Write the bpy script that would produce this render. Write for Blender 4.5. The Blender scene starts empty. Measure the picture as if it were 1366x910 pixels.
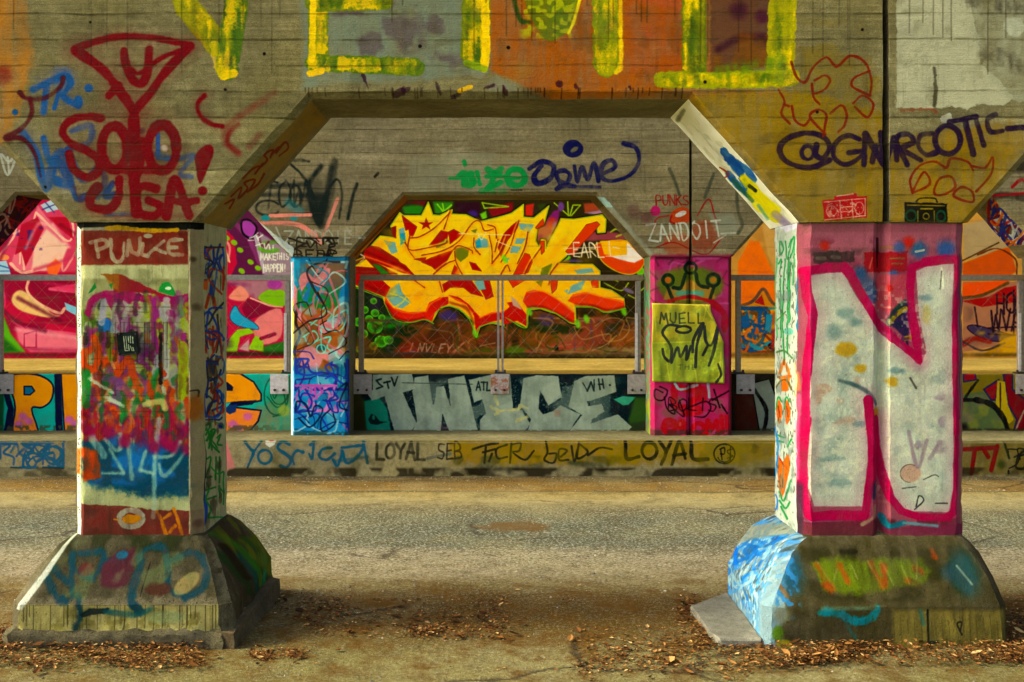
import bpy, bmesh, math, random
import numpy as np
from mathutils import Vector, noise as mnoise
R = math.radians
random.seed(7)
scene = bpy.context.scene

# ------------------------------------------------------------------ camera, sky, sun, exposure
EYE = (0.0, -5.3, 1.69)
FPX, PX0, PY0 = 1431.0, 671.0, 388.0
cam_data = bpy.data.cameras.new('camera')
cam = bpy.data.objects.new('camera', cam_data)
scene.collection.objects.link(cam)
cam.location = EYE
cam.rotation_euler = (R(90), 0, 0)
cam_data.sensor_width = 36.0
cam_data.lens = 36.0 * FPX / 1366.0
cam_data.shift_x = (683.0 - PX0) / 1366.0
cam_data.shift_y = (PY0 - 455.0) / 1366.0
cam_data.clip_start, cam_data.clip_end = 0.05, 2000
scene.camera = cam

SUN_EL, SUN_AZ = 37.0, 3.0           # elevation; azimuth swing from straight left towards the viewer
world = bpy.data.worlds.new('World')
scene.world = world
world.use_nodes = True
wn = world.node_tree.nodes
bg = wn['Background']
sky = wn.new('ShaderNodeTexSky')
sky.sky_type = 'NISHITA'
sky.sun_disc = False
sky.sun_elevation = R(SUN_EL)
sky.sun_rotation = R(270 - SUN_AZ)
sky.air_density, sky.dust_density, sky.ozone_density = 0.6, 5.0, 0.0
world.node_tree.links.new(sky.outputs['Color'], bg.inputs['Color'])
bg.inputs['Strength'].default_value = 0.15
sun_data = bpy.data.lights.new('sun', 'SUN')
sun = bpy.data.objects.new('sun', sun_data)
scene.collection.objects.link(sun)
sun_data.energy = 2.3
sun_data.angle = R(11)
sun_data.color = (1.0, 0.94, 0.72)
d = Vector((math.cos(R(SUN_EL)) * math.cos(R(SUN_AZ)), math.cos(R(SUN_EL)) * math.sin(R(SUN_AZ)), -math.sin(R(SUN_EL))))
sun.rotation_euler = d.to_track_quat('-Z', 'Y').to_euler()
sun.location = (-12, -6, 9)
vs = scene.view_settings
vs.view_transform = 'Standard'
vs.look = 'None'
vs.gamma = 1.0
vs.exposure = 1.34
scene.cycles.max_bounces = 8
scene.cycles.use_denoising = True

# ------------------------------------------------------------------ paint: spray and brush work rasterised onto wall planes
rng = np.random.default_rng(11)
def _vnoise(n, cells):
    g = rng.random((cells, cells)).astype(np.float32)
    x = np.arange(n, dtype=np.float32) * cells / n
    i = x.astype(int); f = x - i; f = f * f * (3 - 2 * f); j = (i + 1) % cells
    a = g[i][:, i]; b = g[i][:, j]; c = g[j][:, i]; e = g[j][:, j]
    fx = f[None, :]; fy = f[:, None]
    return a * (1 - fx) * (1 - fy) + b * fx * (1 - fy) + c * (1 - fx) * fy + e * fx * fy
NS = 1024
N_F = (_vnoise(NS, 512) + _vnoise(NS, 256)) / 2
N_M = (_vnoise(NS, 128) * .6 + _vnoise(NS, 64) * .4)
N_C = (_vnoise(NS, 32) * .55 + _vnoise(NS, 16) * .3 + _vnoise(NS, 96) * .15)
def grab(N, x0, x1, y0, y1, ox=0, oy=0):
    return N[np.arange(y0 + oy, y1 + oy) % NS][:, np.arange(x0 + ox, x1 + ox) % NS]

def hx(c):
    if not isinstance(c, str): return np.array(c, np.float32)
    return np.array([int(c[i:i + 2], 16) / 255 for i in (0, 2, 4)], np.float32)

def P(s):
    return [[tuple(map(float, q.split(','))) for q in part.split()] for part in s.split('|')]

GL = {'A': '0,10 5,0 10,10|2,6 8,6', 'B': '0,10 0,0 7,1 8,4 0,5 8,6 9,9 0,10', 'C': '9,2 5,0 1,3 1,7 5,10 9,8',
 'D': '1,0 1,10 7,9 9,5 7,1 0,0', 'E': '9,0 1,0 1,10 9,10|1,5 7,5', 'F': '9,0 1,0 1,10|1,5 7,5', 'G': '9,2 5,0 1,3 1,8 5,10 9,8 9,5 5,5',
 'H': '1,0 1,10|9,0 9,10|1,5 9,5', 'I': '5,0 5,10', 'J': '8,0 8,7 5,10 1,8', 'K': '1,0 1,10|9,0 1,6|3,5 9,10', 'L': '1,0 1,10 9,10',
 'M': '0,10 2,0 5,7 8,0 10,10', 'N': '1,10 1,0 9,10 9,0', 'O': '5,0 1,2 0,5 1,8 5,10 9,8 10,5 9,2 5,0', 'P': '1,10 1,0 8,1 9,4 1,5.5',
 'R': '1,10 1,0 8,1 9,4 1,5 9,10', 'S': '9,1 4,0 1,2 2,4 8,6 9,8 6,10 0,9', 'T': '0,0 10,0|5,0 5,10', 'U': '1,0 1,7 4,10 7,9 9,6 9,0',
 'V': '0,0 5,10 10,0', 'W': '0,0 2,10 5,3 8,10 10,0', 'X': '0,0 10,10|10,0 0,10', 'Y': '0,0 5,5 10,0|5,5 5,10', 'Z': '0,0 10,0 0,10 10,10',
 '!': '5,0 5,6|5,9 5,10', '.': '5,9 5,10', '$': '9,2 5,1 1,3 8,6 8,8 4,9 0,8|5,-1 5,11', '*': '5,0 5,10|0,3 10,7|10,3 0,7', '-': '1,5 9,5'}

class Canvas:
    """A sheet of paint lying on one plane of the place; drawing positions are looked up along the line of sight to that plane."""
    def __init__(s, name, P0, U, V, w, h, res):
        s.name, s.P0, s.U, s.V, s.w, s.h, s.res = name, np.array(P0, float), np.array(U, float), np.array(V, float), w, h, res
        s.N = np.cross(s.U, s.V)
        s.W, s.H = int(w * res), int(h * res)
        s.c = np.zeros((s.H, s.W, 3), np.float32); s.a = np.zeros((s.H, s.W), np.float32)
        s.off = 0; s.view = None
    def oblique(s):
        """face seen at a slant: measure marks as they are seen square-on to the walker, so that they do not shrink"""
        gy, gx = np.mgrid[0:s.H, 0:s.W]
        q = s.P0 + (gx[..., None] + .5) / s.res * s.U + (gy[..., None] + .5) / s.res * s.V - np.array(EYE)
        s.view = ((PX0 + FPX * q[..., 0] / q[..., 1]).astype(np.float32), (PY0 - FPX * q[..., 2] / q[..., 1]).astype(np.float32))
        return s
    def grid(s, x0, x1, y0, y1):
        if s.view is not None: return s.view[1][y0:y1, x0:x1], s.view[0][y0:y1, x0:x1]
        return np.mgrid[y0:y1, x0:x1].astype(np.float32)
    def map(s, pts):
        if s.view is not None: return np.array([(x, y, 1.) for x, y in pts])
        out = []
        for x, y in pts:
            dr = np.array(((x - PX0) / FPX, 1.0, (PY0 - y) / FPX))
            t = np.dot(s.P0 - np.array(EYE), s.N) / np.dot(dr, s.N)
            q = np.array(EYE) + dr * t - s.P0
            out.append((np.dot(q, s.U) * s.res, np.dot(q, s.V) * s.res, t / FPX * s.res))
        return np.array(out)
    def over(s, x0, x1, y0, y1, a, col):
        if x1 <= x0 or y1 <= y0: return
        a3 = a[..., None]
        s.c[y0:y1, x0:x1] = s.c[y0:y1, x0:x1] * (1 - a3) + a3 * col
        s.a[y0:y1, x0:x1] = s.a[y0:y1, x0:x1] * (1 - a) + a
    def box(s, X, Y, m):
        if s.view is not None:
            ok = (s.view[0] > min(X) - m) & (s.view[0] < max(X) + m) & (s.view[1] > min(Y) - m) & (s.view[1] < max(Y) + m)
            r = np.where(ok.any(1))[0]; c = np.where(ok.any(0))[0]
            return (0, 0, 0, 0) if len(r) == 0 else (c[0], c[-1] + 1, r[0], r[-1] + 1)
        return max(0, int(min(X) - m)), min(s.W, int(max(X) + m) + 2), max(0, int(min(Y) - m)), min(s.H, int(max(Y) + m) + 2)
    def finish(s, sd, x0, x1, y0, y1, col, a, soft, j, tex, k, g=None):
        s.off = (s.off + 137) % NS
        if j: sd = sd + (grab(N_M, x0, x1, y0, y1, s.off, s.off * 3) - .5) * 2 * j * k + (grab(N_F, x0, x1, y0, y1, s.off, s.off) - .5) * j * k
        al = np.clip(.5 - sd / (soft * k), 0, 1)
        al = al * al * (3 - 2 * al) * a
        if tex:
            st = N_M[(np.arange(y0, y1) // 7 + s.off) % NS][:, (np.arange(x0, x1) + s.off * 3) % NS]     # brush and drip streaks
            n = st * .4 + grab(N_C, x0, x1, y0, y1, 0, s.off * 2) * .45 + grab(N_F, x0, x1, y0, y1, s.off * 5, 0) * .15
            al = al * np.clip(1 - tex * 2.2 * np.clip(n - .38, 0, 1) / .4, 0, 1)
        cc = hx(col)
        if g:
            c2, (ax, ay), (bx, by) = hx(g[0]), *[tuple(q[:2]) for q in s.map([g[1], g[2]])]
            yy, xx = s.grid(x0, x1, y0, y1)
            t = np.clip(((xx - ax) * (bx - ax) + (yy - ay) * (by - ay)) / ((bx - ax) ** 2 + (by - ay) ** 2 + 1e-9), 0, 1)[..., None]
            cc = cc * (1 - t) + c2 * t
        s.over(x0, x1, y0, y1, al.astype(np.float32), cc)
    def S(s, path, col, w, a=1., soft=1.6, smooth=True, j=.35, tex=None, halo=0., w2=None):
        if tex is None: tex = .22 if w > 3 else .1
        s.ws = getattr(s, 'ws', 0.) + 7.3
        for pts in (P(path) if isinstance(path, str) else path):
            m = s.map(pts)
            if len(m) == 1: m = np.vstack([m, m + [[.1, .1, 0]]])
            k = m[:, 2].mean()
            if smooth and len(m) > 2:
                q = [m[0]]; ext = np.vstack([2 * m[0] - m[1], m, 2 * m[-1] - m[-2]])
                if np.hypot(*(m[0] - m[-1])[:2]) < 1e-6: ext[0] = m[-2]; ext[-1] = m[1]
                for i in range(1, len(ext) - 2):
                    for t in np.linspace(0, 1, 7)[1:]:
                        p0, p1, p2, p3 = ext[i - 1:i + 3]
                        q.append(.5 * (2 * p1 + (p2 - p0) * t + (2 * p0 - 5 * p1 + 4 * p2 - p3) * t * t + (3 * p1 - p0 - 3 * p2 + p3) * t ** 3))
                m = np.array(q)
            for ww, aa, so in (((w * 2.6, a * halo, w * 2.2),) if halo else ()) + ((w, a, soft),):
                x0, x1, y0, y1 = s.box(m[:, 0], m[:, 1], (ww / 2 + so) * k + 2)
                if x1 <= x0 or y1 <= y0: continue
                sd = np.full((y1 - y0, x1 - x0), 1e6, np.float32)
                n = len(m) - 1
                for i in range(n):
                    ax, ay = m[i, :2]; bx, by = m[i + 1, :2]
                    r = ww / 2 * k
                    if w2 is not None: r = (ww + (w2 - ww) * (i + .5) / n) / 2 * k
                    if n > 2: r *= 1 + .3 * mnoise.noise(Vector((s.ws, i * 6.0 / n * .9, .5)))
                    mg = r + so * k + 3 + j * k * 2
                    if s.view is not None: u0, u1, v0, v1 = x0, x1, y0, y1
                    else:
                        u0, u1 = max(x0, int(min(ax, bx) - mg)), min(x1, int(max(ax, bx) + mg) + 1)
                        v0, v1 = max(y0, int(min(ay, by) - mg)), min(y1, int(max(ay, by) + mg) + 1)
                    if u1 <= u0 or v1 <= v0: continue
                    yy, xx = s.grid(u0, u1, v0, v1)
                    dx, dy = bx - ax, by - ay
                    t = np.clip(((xx - ax) * dx + (yy - ay) * dy) / (dx * dx + dy * dy + 1e-9), 0, 1)
                    ds = np.sqrt((xx - ax - t * dx) ** 2 + (yy - ay - t * dy) ** 2) - r
                    sl = sd[v0 - y0:v1 - y0, u0 - x0:u1 - x0]
                    np.minimum(sl, ds, out=sl)
                s.finish(sd, x0, x1, y0, y1, col, aa, so, j, tex, k)
    def F(s, path, col, a=1., soft=1.4, j=.4, tex=0., g=None, ol=None, ow=1.5, smooth=False):
        for pts in (P(path) if isinstance(path, str) else path):
            m = s.map(pts); k = m[:, 2].mean()
            if smooth:
                q = []; n = len(m)
                for i in range(n):
                    p0, p1, p2, p3 = m[i - 1], m[i], m[(i + 1) % n], m[(i + 2) % n]
                    for t in (0, .25, .5, .75):
                        q.append(.5 * (2 * p1 + (p2 - p0) * t + (2 * p0 - 5 * p1 + 4 * p2 - p3) * t * t + (3 * p1 - p0 - 3 * p2 + p3) * t ** 3))
                m = np.array(q)
            x0, x1, y0, y1 = s.box(m[:, 0], m[:, 1], (soft + j * 2) * k + 2)
            if x1 <= x0 or y1 <= y0: continue
            yy, xx = s.grid(x0, x1, y0, y1)
            sd = np.full(xx.shape, 1e12, np.float32); ins = np.zeros(xx.shape, bool)
            for i in range(len(m)):
                ax, ay = m[i - 1, :2]; bx, by = m[i, :2]
                dx, dy = bx - ax, by - ay
                t = np.clip(((xx - ax) * dx + (yy - ay) * dy) / (dx * dx + dy * dy + 1e-9), 0, 1)
                np.minimum(sd, (xx - ax - t * dx) ** 2 + (yy - ay - t * dy) ** 2, out=sd)
                if abs(dy) > 1e-9:
                    ins ^= ((ay > yy) != (by > yy)) & (xx < dx * (yy - ay) / dy + ax)
            sd = np.sqrt(sd) * np.where(ins, -1, 1)
            s.finish(sd, x0, x1, y0, y1, col, a, soft, j, tex, k, g)
            if ol: s.finish(np.abs(sd) - ow * k / 2, x0, x1, y0, y1, ol, a, 1.0, j * .5, 0, k)
    def E(s, cx, cy, rx, ry, col, rot=0., **kw):
        c, n = math.cos(R(rot)), math.sin(R(rot))
        s.F([[(cx + rx * math.cos(t) * c - ry * math.sin(t) * n, cy + rx * math.cos(t) * n + ry * math.sin(t) * c) for t in np.linspace(0, 2 * math.pi, 25)[:-1]]], col, **kw)
    def O(s, cx, cy, rx, ry, col, w, a0=0, a1=360, **kw):
        s.S([[(cx + rx * math.cos(R(t)), cy + ry * math.sin(R(t))) for t in np.linspace(a0, a1, 22)]], col, w, smooth=False, **kw)
    def B(s, cx, cy, r, col, a=.8, ry=None, **kw):
        s.E(cx, cy, r * .7, (ry or r) * .7, col, a=a, soft=min(r, ry or r) * .9, j=r * .12, **kw)
    def T(s, text, x, y, cw, h, col, w, gap=.25, slant=0., rise=0., wob=.06, **kw):
        r = random.Random(text)
        for i, ch in enumerate(text):
            if ch == ' ': continue
            X = x + i * cw * (1 + gap); Y = y + i * cw * (1 + gap) * rise
            s.S([[(X + (px / 10 + r.uniform(-wob, wob)) * cw - slant * (py / 10 - .5) * h, Y + (py / 10 + r.uniform(-wob, wob)) * h) for px, py in st] for st in P(GL[ch])],
                col, w, **{'smooth': ch in 'BCDGJOPRSU$', **kw})
    def M(s, rect, col, thr=.5, a=.8, N=None, soft=.12):
        """mottled patches of one paint inside a rectangle (fades at its border)"""
        x, y, X, Y = rect
        m = s.map([(x, Y), (X, y)])
        x0, x1, y0, y1 = max(0, int(m[0, 0])), min(s.W, int(m[1, 0])), max(0, int(m[0, 1])), min(s.H, int(m[1, 1]))
        if s.view is not None: x0, x1, y0, y1 = s.box((x, X), (y, Y), 0)
        if x1 <= x0 or y1 <= y0: return
        s.off = (s.off + 211) % NS
        n = grab(N_C if N is None else N, x0, x1, y0, y1, s.off, s.off * 3)
        ex = np.minimum(np.arange(x1 - x0), np.arange(x1 - x0)[::-1]) / max(6, (x1 - x0) * .12)
        ey = np.minimum(np.arange(y1 - y0), np.arange(y1 - y0)[::-1]) / max(6, (y1 - y0) * .12)
        ed = np.clip(np.minimum(ex[None, :], ey[:, None]), 0, 1)
        al = np.clip((n - thr) / soft, 0, 1) * a * ed
        s.over(x0, x1, y0, y1, al.astype(np.float32), hx(col))
    def K(s, rect, cols, n, w, seed, span=.4, **kw):
        """loose hand-styles: curling tags thrown over each other"""
        r = random.Random(seed); x, y, X, Y = rect
        for i in range(n):
            cx, cy = r.uniform(x, X), r.uniform(y, Y); pts = []; an = r.uniform(0, 6.3); L = span * min(X - x, Y - y)
            for q in range(r.randint(4, 7)):
                pts.append((min(max(cx, x), X), min(max(cy, y), Y))); an += r.uniform(-1.9, 1.9)
                cx += math.cos(an) * L * r.uniform(.4, 1); cy += math.sin(an) * L * r.uniform(.5, 1)
            s.S([pts], r.choice(cols), w * r.uniform(.7, 1.3), **kw)
    def D(s, x, y, n, L, col, w, seed=1, spread=10, a=.8):
        r = random.Random(seed)
        for i in range(n):
            X = x + r.uniform(-spread, spread); s.S([[(X, y), (X + r.uniform(-.5, .5), y + L * r.uniform(.3, 1))]], col, w, a=a, soft=.8, j=.1)
    def image(s):
        img = bpy.data.images.new(s.name, s.W, s.H, alpha=True)
        img.alpha_mode = 'CHANNEL_PACKED'
        px = np.empty((s.H, s.W, 4), np.float32)
        px[..., :3] = s.c / np.maximum(s.a, 1e-3)[..., None] * np.array((.985, 1.01, .93), np.float32); px[..., 3] = s.a
        lum = px[..., :3].mean(-1, keepdims=True); px[..., :3] = np.clip(lum + (px[..., :3] - lum) * 1.1, .01, 1) ** 1.24 * 1.08
        img.pixels.foreach_set(np.clip(px, 0, 1).ravel()); img.update(); img.pack()
        return img
    def uv(s, co):
        q = np.array(co) - s.P0
        return np.dot(q, s.U) / s.w, np.dot(q, s.V) / s.h

def front(name, Y, x0, x1, y0, y1, scale):
    k = (Y - EYE[1]) / FPX
    return Canvas(name, ((x0 - PX0) * k, Y, EYE[2] + (PY0 - y1) * k), (1, 0, 0), (0, 0, 1), (x1 - x0) * k, (y1 - y0) * k, scale / k)

# ------------------------------------------------------------------ materials
def mat_base(name):
    m = bpy.data.materials.new(name); m.use_nodes = True
    nt = m.node_tree; b = nt.nodes['Principled BSDF']
    def nd(t, **kw):
        n = nt.nodes.new('ShaderNode' + t)
        for k, v in kw.items():
            if k.startswith('i_'):
                kk = k[2:]; n.inputs[int(kk) if kk.isdigit() else kk.replace('_', ' ')].default_value = v
            else: setattr(n, k, v)
        return n
    def ln(a, b2): nt.links.new(a, b2)
    def noise(vec, sc, det=4., ro=.6, dist=0.):
        n = nd('TexNoise', i_Scale=sc, i_Detail=det, i_Roughness=ro, i_Distortion=dist); ln(vec, n.inputs['Vector']); return n.outputs['Fac']
    def ramp(f, stops):
        r = nd('ValToRGB'); ln(f, r.inputs[0]); e = r.color_ramp.elements
        while len(e) < len(stops): e.new(.5)
        for q, (p, c) in zip(e, stops): q.position = p; q.color = (c, c, c, 1) if not isinstance(c, (tuple, list)) else (*c, 1)
        return r.outputs[0]
    def mix(f, a, b2, bt='MIX'):
        x = nd('Mix', data_type='RGBA', blend_type=bt)
        for sck, v in ((x.inputs[0], f), (x.inputs[6], a), (x.inputs[7], b2)):
            if hasattr(v, 'is_output'): ln(v, sck)
            else: sck.default_value = v if isinstance(v, (int, float)) else (*v, 1)
        return x.outputs[2]
    def math_(op, a, b2=0., cl=False):
        x = nd('Math', operation=op, use_clamp=cl)
        for sck, v in ((x.inputs[0], a), (x.inputs[1], b2)):
            if hasattr(v, 'is_output'): ln(v, sck)
            else: sck.default_value = v
        return x.outputs[0]
    return m, nt, b, nd, ln, noise, ramp, mix, math_

def concrete(name, lo, hi, canvas=None, board=0., bump=.5, rough=.9, pebble=1., spec=.02, grime=1., drip=0.):
    """weathered concrete; board = height of the shuttering boards (0 = none); an optional sheet of paint lies over it"""
    lo, hi = [(q[0] * .95, q[1] * 1.03, q[2] * .9) for q in (lo, hi)]
    m, nt, b, nd, ln, noise, ramp, mix, math_ = mat_base(name)
    pos = nd('NewGeometry').outputs['Position']
    n1 = noise(pos, 2.2, 7, .68); n2 = noise(pos, 26, 5, .7); n3 = noise(pos, 150, 3, .7)
    col = mix(ramp(n1, [(.33, 0.), (.68, 1.)]), lo, hi)
    n0 = noise(pos, .8, 4, .6, .6)
    col = mix(math_('MULTIPLY', ramp(n0, [(.5, 0.), (.66, 1.)]), .45), col, (hi[0] * .75, hi[1] * .7, hi[2] * .38))
    col = mix(math_('MULTIPLY', ramp(n0, [(.36, 1.), (.46, 0.)]), .4), col, (lo[0] * .8, lo[1] * .85, lo[2] * .9))
    col = mix(math_('MULTIPLY', ramp(n2, [(.35, 1.), (.6, 0.)]), .55), col, [q * .55 for q in lo])
    col = mix(math_('MULTIPLY', ramp(n3, [(.5, 0.), (.75, 1.)]), .35), col, [min(1, q * 1.5) for q in hi])
    pits = ramp(noise(pos, 95, 2, .5), [(.27, 1.), (.33, 0.)])
    col = mix(math_('MULTIPLY', pits, .7 * pebble), col, [q * .25 for q in lo])
    n4 = noise(pos, 320, 2, .6)
    col = mix(math_('MULTIPLY', ramp(n4, [(.4, 1.), (.55, 0.)]), .5), col, [q * .45 for q in lo])
    hgt = math_('ADD', math_('ADD', math_('MULTIPLY', n2, .5), math_('MULTIPLY', n3, .4)), math_('MULTIPLY', n4, .25))
    hgt = math_('SUBTRACT', hgt, math_('MULTIPLY', pits, .35 * pebble))
    wear = math_('MULTIPLY', pits, .5 * pebble)
    if board:
        sp = nd('SeparateXYZ'); ln(pos, sp.inputs[0])
        cv = nd('CombineXYZ'); ln(math_('MULTIPLY', sp.outputs[0], .35), cv.inputs[0]); ln(math_('MULTIPLY', sp.outputs[1], .35), cv.inputs[1]); ln(math_('MULTIPLY', sp.outputs[2], 9.), cv.inputs[2])
        grain = noise(cv.outputs[0], 4.5, 6, .7)
        col = mix(math_('MULTIPLY', ramp(grain, [(.42, 1.), (.62, 0.)]), .45), col, [q * .6 for q in lo])
        wob = noise(pos, 1.6, 3, .6)
        zz = math_('ADD', math_('DIVIDE', sp.outputs[2], board), math_('MULTIPLY', wob, .3))
        fr = math_('FRACT', zz); wnz = nd('TexWhiteNoise', noise_dimensions='1D'); ln(math_('FLOOR', zz), wnz.inputs['W'])
        tone = math_('ADD', math_('MULTIPLY', wnz.outputs['Value'], .5), .75)
        tv = nd('CombineXYZ'); [ln(tone, tv.inputs[i]) for i in range(3)]
        col = mix(.8, col, tv.outputs[0], 'MULTIPLY')
        brk = ramp(noise(pos, 3.5, 5, .7), [(.4, .05), (.66, 1.)])
        line = math_('MULTIPLY', ramp(fr, [(.0, 1.), (.04, .7), (.085, 0.)]), brk)
        col = mix(math_('MULTIPLY', line, .65), col, [q * .22 for q in lo])
        hgt = math_('SUBTRACT', math_('ADD', hgt, math_('MULTIPLY', grain, .6)), math_('MULTIPLY', line, 1.1))
        hgt = math_('ADD', hgt, math_('MULTIPLY', wnz.outputs['Value'], .5))
        wear = math_('ADD', wear, math_('MULTIPLY', line, .45), True)
    if canvas is not None:
        tx = nd('TexImage', extension='CLIP', interpolation='Linear'); tx.image = canvas.image()
        uvn = nd('UVMap', uv_map='UVMap'); ln(uvn.outputs[0], tx.inputs[0])
        mot = noise(pos, 140, 4, .75); mot2 = noise(pos, 9, 6, .7)
        tone = math_('ADD', math_('MULTIPLY', mot, .75 * grime), math_('MULTIPLY', mot2, .6 * grime))
        tone = math_('ADD', tone, 1.04 - .62 * grime)
        tv = nd('CombineXYZ'); [ln(tone, tv.inputs[i]) for i in range(3)]
        pc = mix(1., tx.outputs['Color'], tv.outputs[0], 'MULTIPLY')
        soot = math_('MULTIPLY', ramp(noise(pos, 4.2, 6, .72, .4), [(.5, 0.), (.68, 1.)]), .38 * grime)
        pc = mix(soot, pc, mix(.75, pc, (.06, .05, .03)))
        chip = ramp(noise(pos, 33, 6, .75), [(.675, 0.), (.72, 1.)])
        fac = math_('MULTIPLY', math_('MULTIPLY', tx.outputs['Alpha'], 1.08, True), math_('SUBTRACT', 1., math_('MULTIPLY', wear, .7), True))
        fac = math_('MULTIPLY', fac, math_('SUBTRACT', 1., math_('MULTIPLY', chip, .45 * grime), True))
        col = mix(fac, col, pc)
        rg = math_('SUBTRACT', rough, math_('MULTIPLY', fac, .22)); ln(rg, b.inputs['Roughness'])
    else: b.inputs['Roughness'].default_value = rough
    if drip:
        mp = nd('Mapping'); mp.inputs['Scale'].default_value = (26, 26, 1.6); ln(pos, mp.inputs[0])
        dr = math_('MULTIPLY', ramp(noise(mp.outputs[0], 1., 5, .75), [(.52, 0.), (.68, 1.)]), ramp(noise(pos, 3.2, 4, .6), [(.42, 0.), (.6, 1.)]))
        col = mix(math_('MULTIPLY', dr, drip), col, (.028, .024, .012))
    ln(col, b.inputs['Base Color'])
    bp = nd('Bump', i_Strength=bump, i_Distance=.014); ln(hgt, bp.inputs['Height']); ln(bp.outputs[0], b.inputs['Normal'])
    b.inputs['Specular IOR Level'].default_value = spec
    return m

def metal(name, col, rough=.5, metallic=.7, rust=None):
    m, nt, b, nd, ln, noise, ramp, mix, math_ = mat_base(name)
    pos = nd('NewGeometry').outputs['Position']
    c = mix(ramp(noise(pos, 30, 5, .7), [(.4, 0.), (.65, 1.)]), col, [q * .7 for q in col])
    if rust:
        f = ramp(noise(pos, 14, 5, .7), [(rust, 0.), (rust + .1, 1.)])
        c = mix(f, c, (.33, .11, .03)); ln(math_('SUBTRACT', metallic, math_('MULTIPLY', f, metallic)), b.inputs['Metallic'])
    else: b.inputs['Metallic'].default_value = metallic
    ln(c, b.inputs['Base Color']); b.inputs['Roughness'].default_value = rough
    bp = nd('Bump', i_Strength=.15, i_Distance=.004); ln(noise(pos, 90, 4), bp.inputs['Height']); ln(bp.outputs[0], b.inputs['Normal'])
    return m

# ------------------------------------------------------------------ object helpers
def link(name, me, parent=None):
    o = bpy.data.objects.new(name, me); scene.collection.objects.link(o)
    if parent is not None: o.parent = parent
    return o
def thing(name, label, cat, loc=(0, 0, 0), group=None):
    o = link(name, None); o.location = loc; o.empty_display_size = .2
    return tag(o, label, cat, group)
def tag(o, label, cat, group=None):
    o['label'] = label; o['category'] = cat
    if 'kind' not in o: o['kind'] = 'thing'
    if group: o['group'] = group
    return o
def struct(o): o['kind'] = 'structure'; return o
def stuff(o): o['kind'] = 'stuff'; return o
CUR = [None]
def build(name, bm, mats, parent=None, rules=(), loc=None, sharp=32):
    """links a bmesh as ONE object; world-space shape, moved under its thing; rules = (test(normal, centre), canvas) give a face its painted material"""
    bmesh.ops.recalc_face_normals(bm, faces=bm.faces[:])
    me = bpy.data.meshes.new(name)
    uvl = bm.loops.layers.uv.new('UVMap')
    for f in bm.faces:
        n, c = f.normal, f.calc_center_median()
        CUR[0] = f
        for i, (test, cv, *slot) in enumerate(rules):
            if test(n, c):
                f.material_index = slot[0] if slot else i + 1
                for lp in f.loops: lp[uvl].uv = cv.uv(lp.vert.co)
                break
    base = parent.matrix_basis.translation if parent is not None else Vector((0, 0, 0))
    if parent is not None and parent.parent is not None: base = base + parent.parent.matrix_basis.translation
    if loc is not None: base = base + Vector(loc)
    for v in bm.verts: v.co -= base
    bm.to_mesh(me); bm.free()
    me.shade_smooth(); me.set_sharp_from_angle(angle=R(sharp))
    for m in mats: me.materials.append(m)
    o = link(name, me, parent)
    if loc is not None: o.location = loc
    return o
def prism(bm, pts, y0, y1):
    """polygon in X-Z swept along Y"""
    a = [bm.verts.new((x, y0, z)) for x, z in pts]; b = [bm.verts.new((x, y1, z)) for x, z in pts]
    bm.faces.new(a); bm.faces.new(b[::-1]); n = len(pts)
    return [bm.faces.new((a[i], b[i], b[(i + 1) % n], a[(i + 1) % n])) for i in range(n)]
def bx(bm, x0, x1, y0, y1, z0, z1, bev=0.):
    vs_ = [bm.verts.new((x, y, z)) for x in (x0, x1) for y in (y0, y1) for z in (z0, z1)]
    fs = [bm.faces.new([vs_[i] for i in q]) for q in ((0, 1, 3, 2), (4, 6, 7, 5), (0, 4, 5, 1), (2, 3, 7, 6), (0, 2, 6, 4), (1, 5, 7, 3))]
    if bev:
        es = list({e for f in fs for e in f.edges}); bmesh.ops.bevel(bm, geom=es, offset=bev, segments=2, affect='EDGES')
def cyl(bm, p, q, r, n=10):
    p, q = Vector(p), Vector(q); ax = (q - p).normalized(); u = ax.orthogonal().normalized(); v = ax.cross(u)
    ra = [[bm.verts.new(c + (u * math.cos(6.2832 * i / n) + v * math.sin(6.2832 * i / n)) * r) for i in range(n)] for c in (p, q)]
    for i in range(n): bm.faces.new((ra[0][i], ra[0][(i + 1) % n], ra[1][(i + 1) % n], ra[1][i]))
    if n > 4: bm.faces.new(ra[0][::-1]); bm.faces.new(ra[1])
def slice_(bm, axis, a, b, step):
    no = [0, 0, 0]; no[axis] = 1; t = a
    while t < b:
        co = [0, 0, 0]; co[axis] = t
        bmesh.ops.bisect_plane(bm, geom=bm.verts[:] + bm.edges[:] + bm.faces[:], dist=1e-5, plane_co=co, plane_no=no)
        t += step
def rough_(bm, amp, sc=6., test=None, seed=0.):
    for v in bm.verts:
        if test and not test(v.co): continue
        p = v.co * sc + Vector((seed, seed * 2, 0))
        v.co += (mnoise.noise_vector(p) * .65 + mnoise.noise_vector(p * 3.1) * .35) * amp

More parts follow.
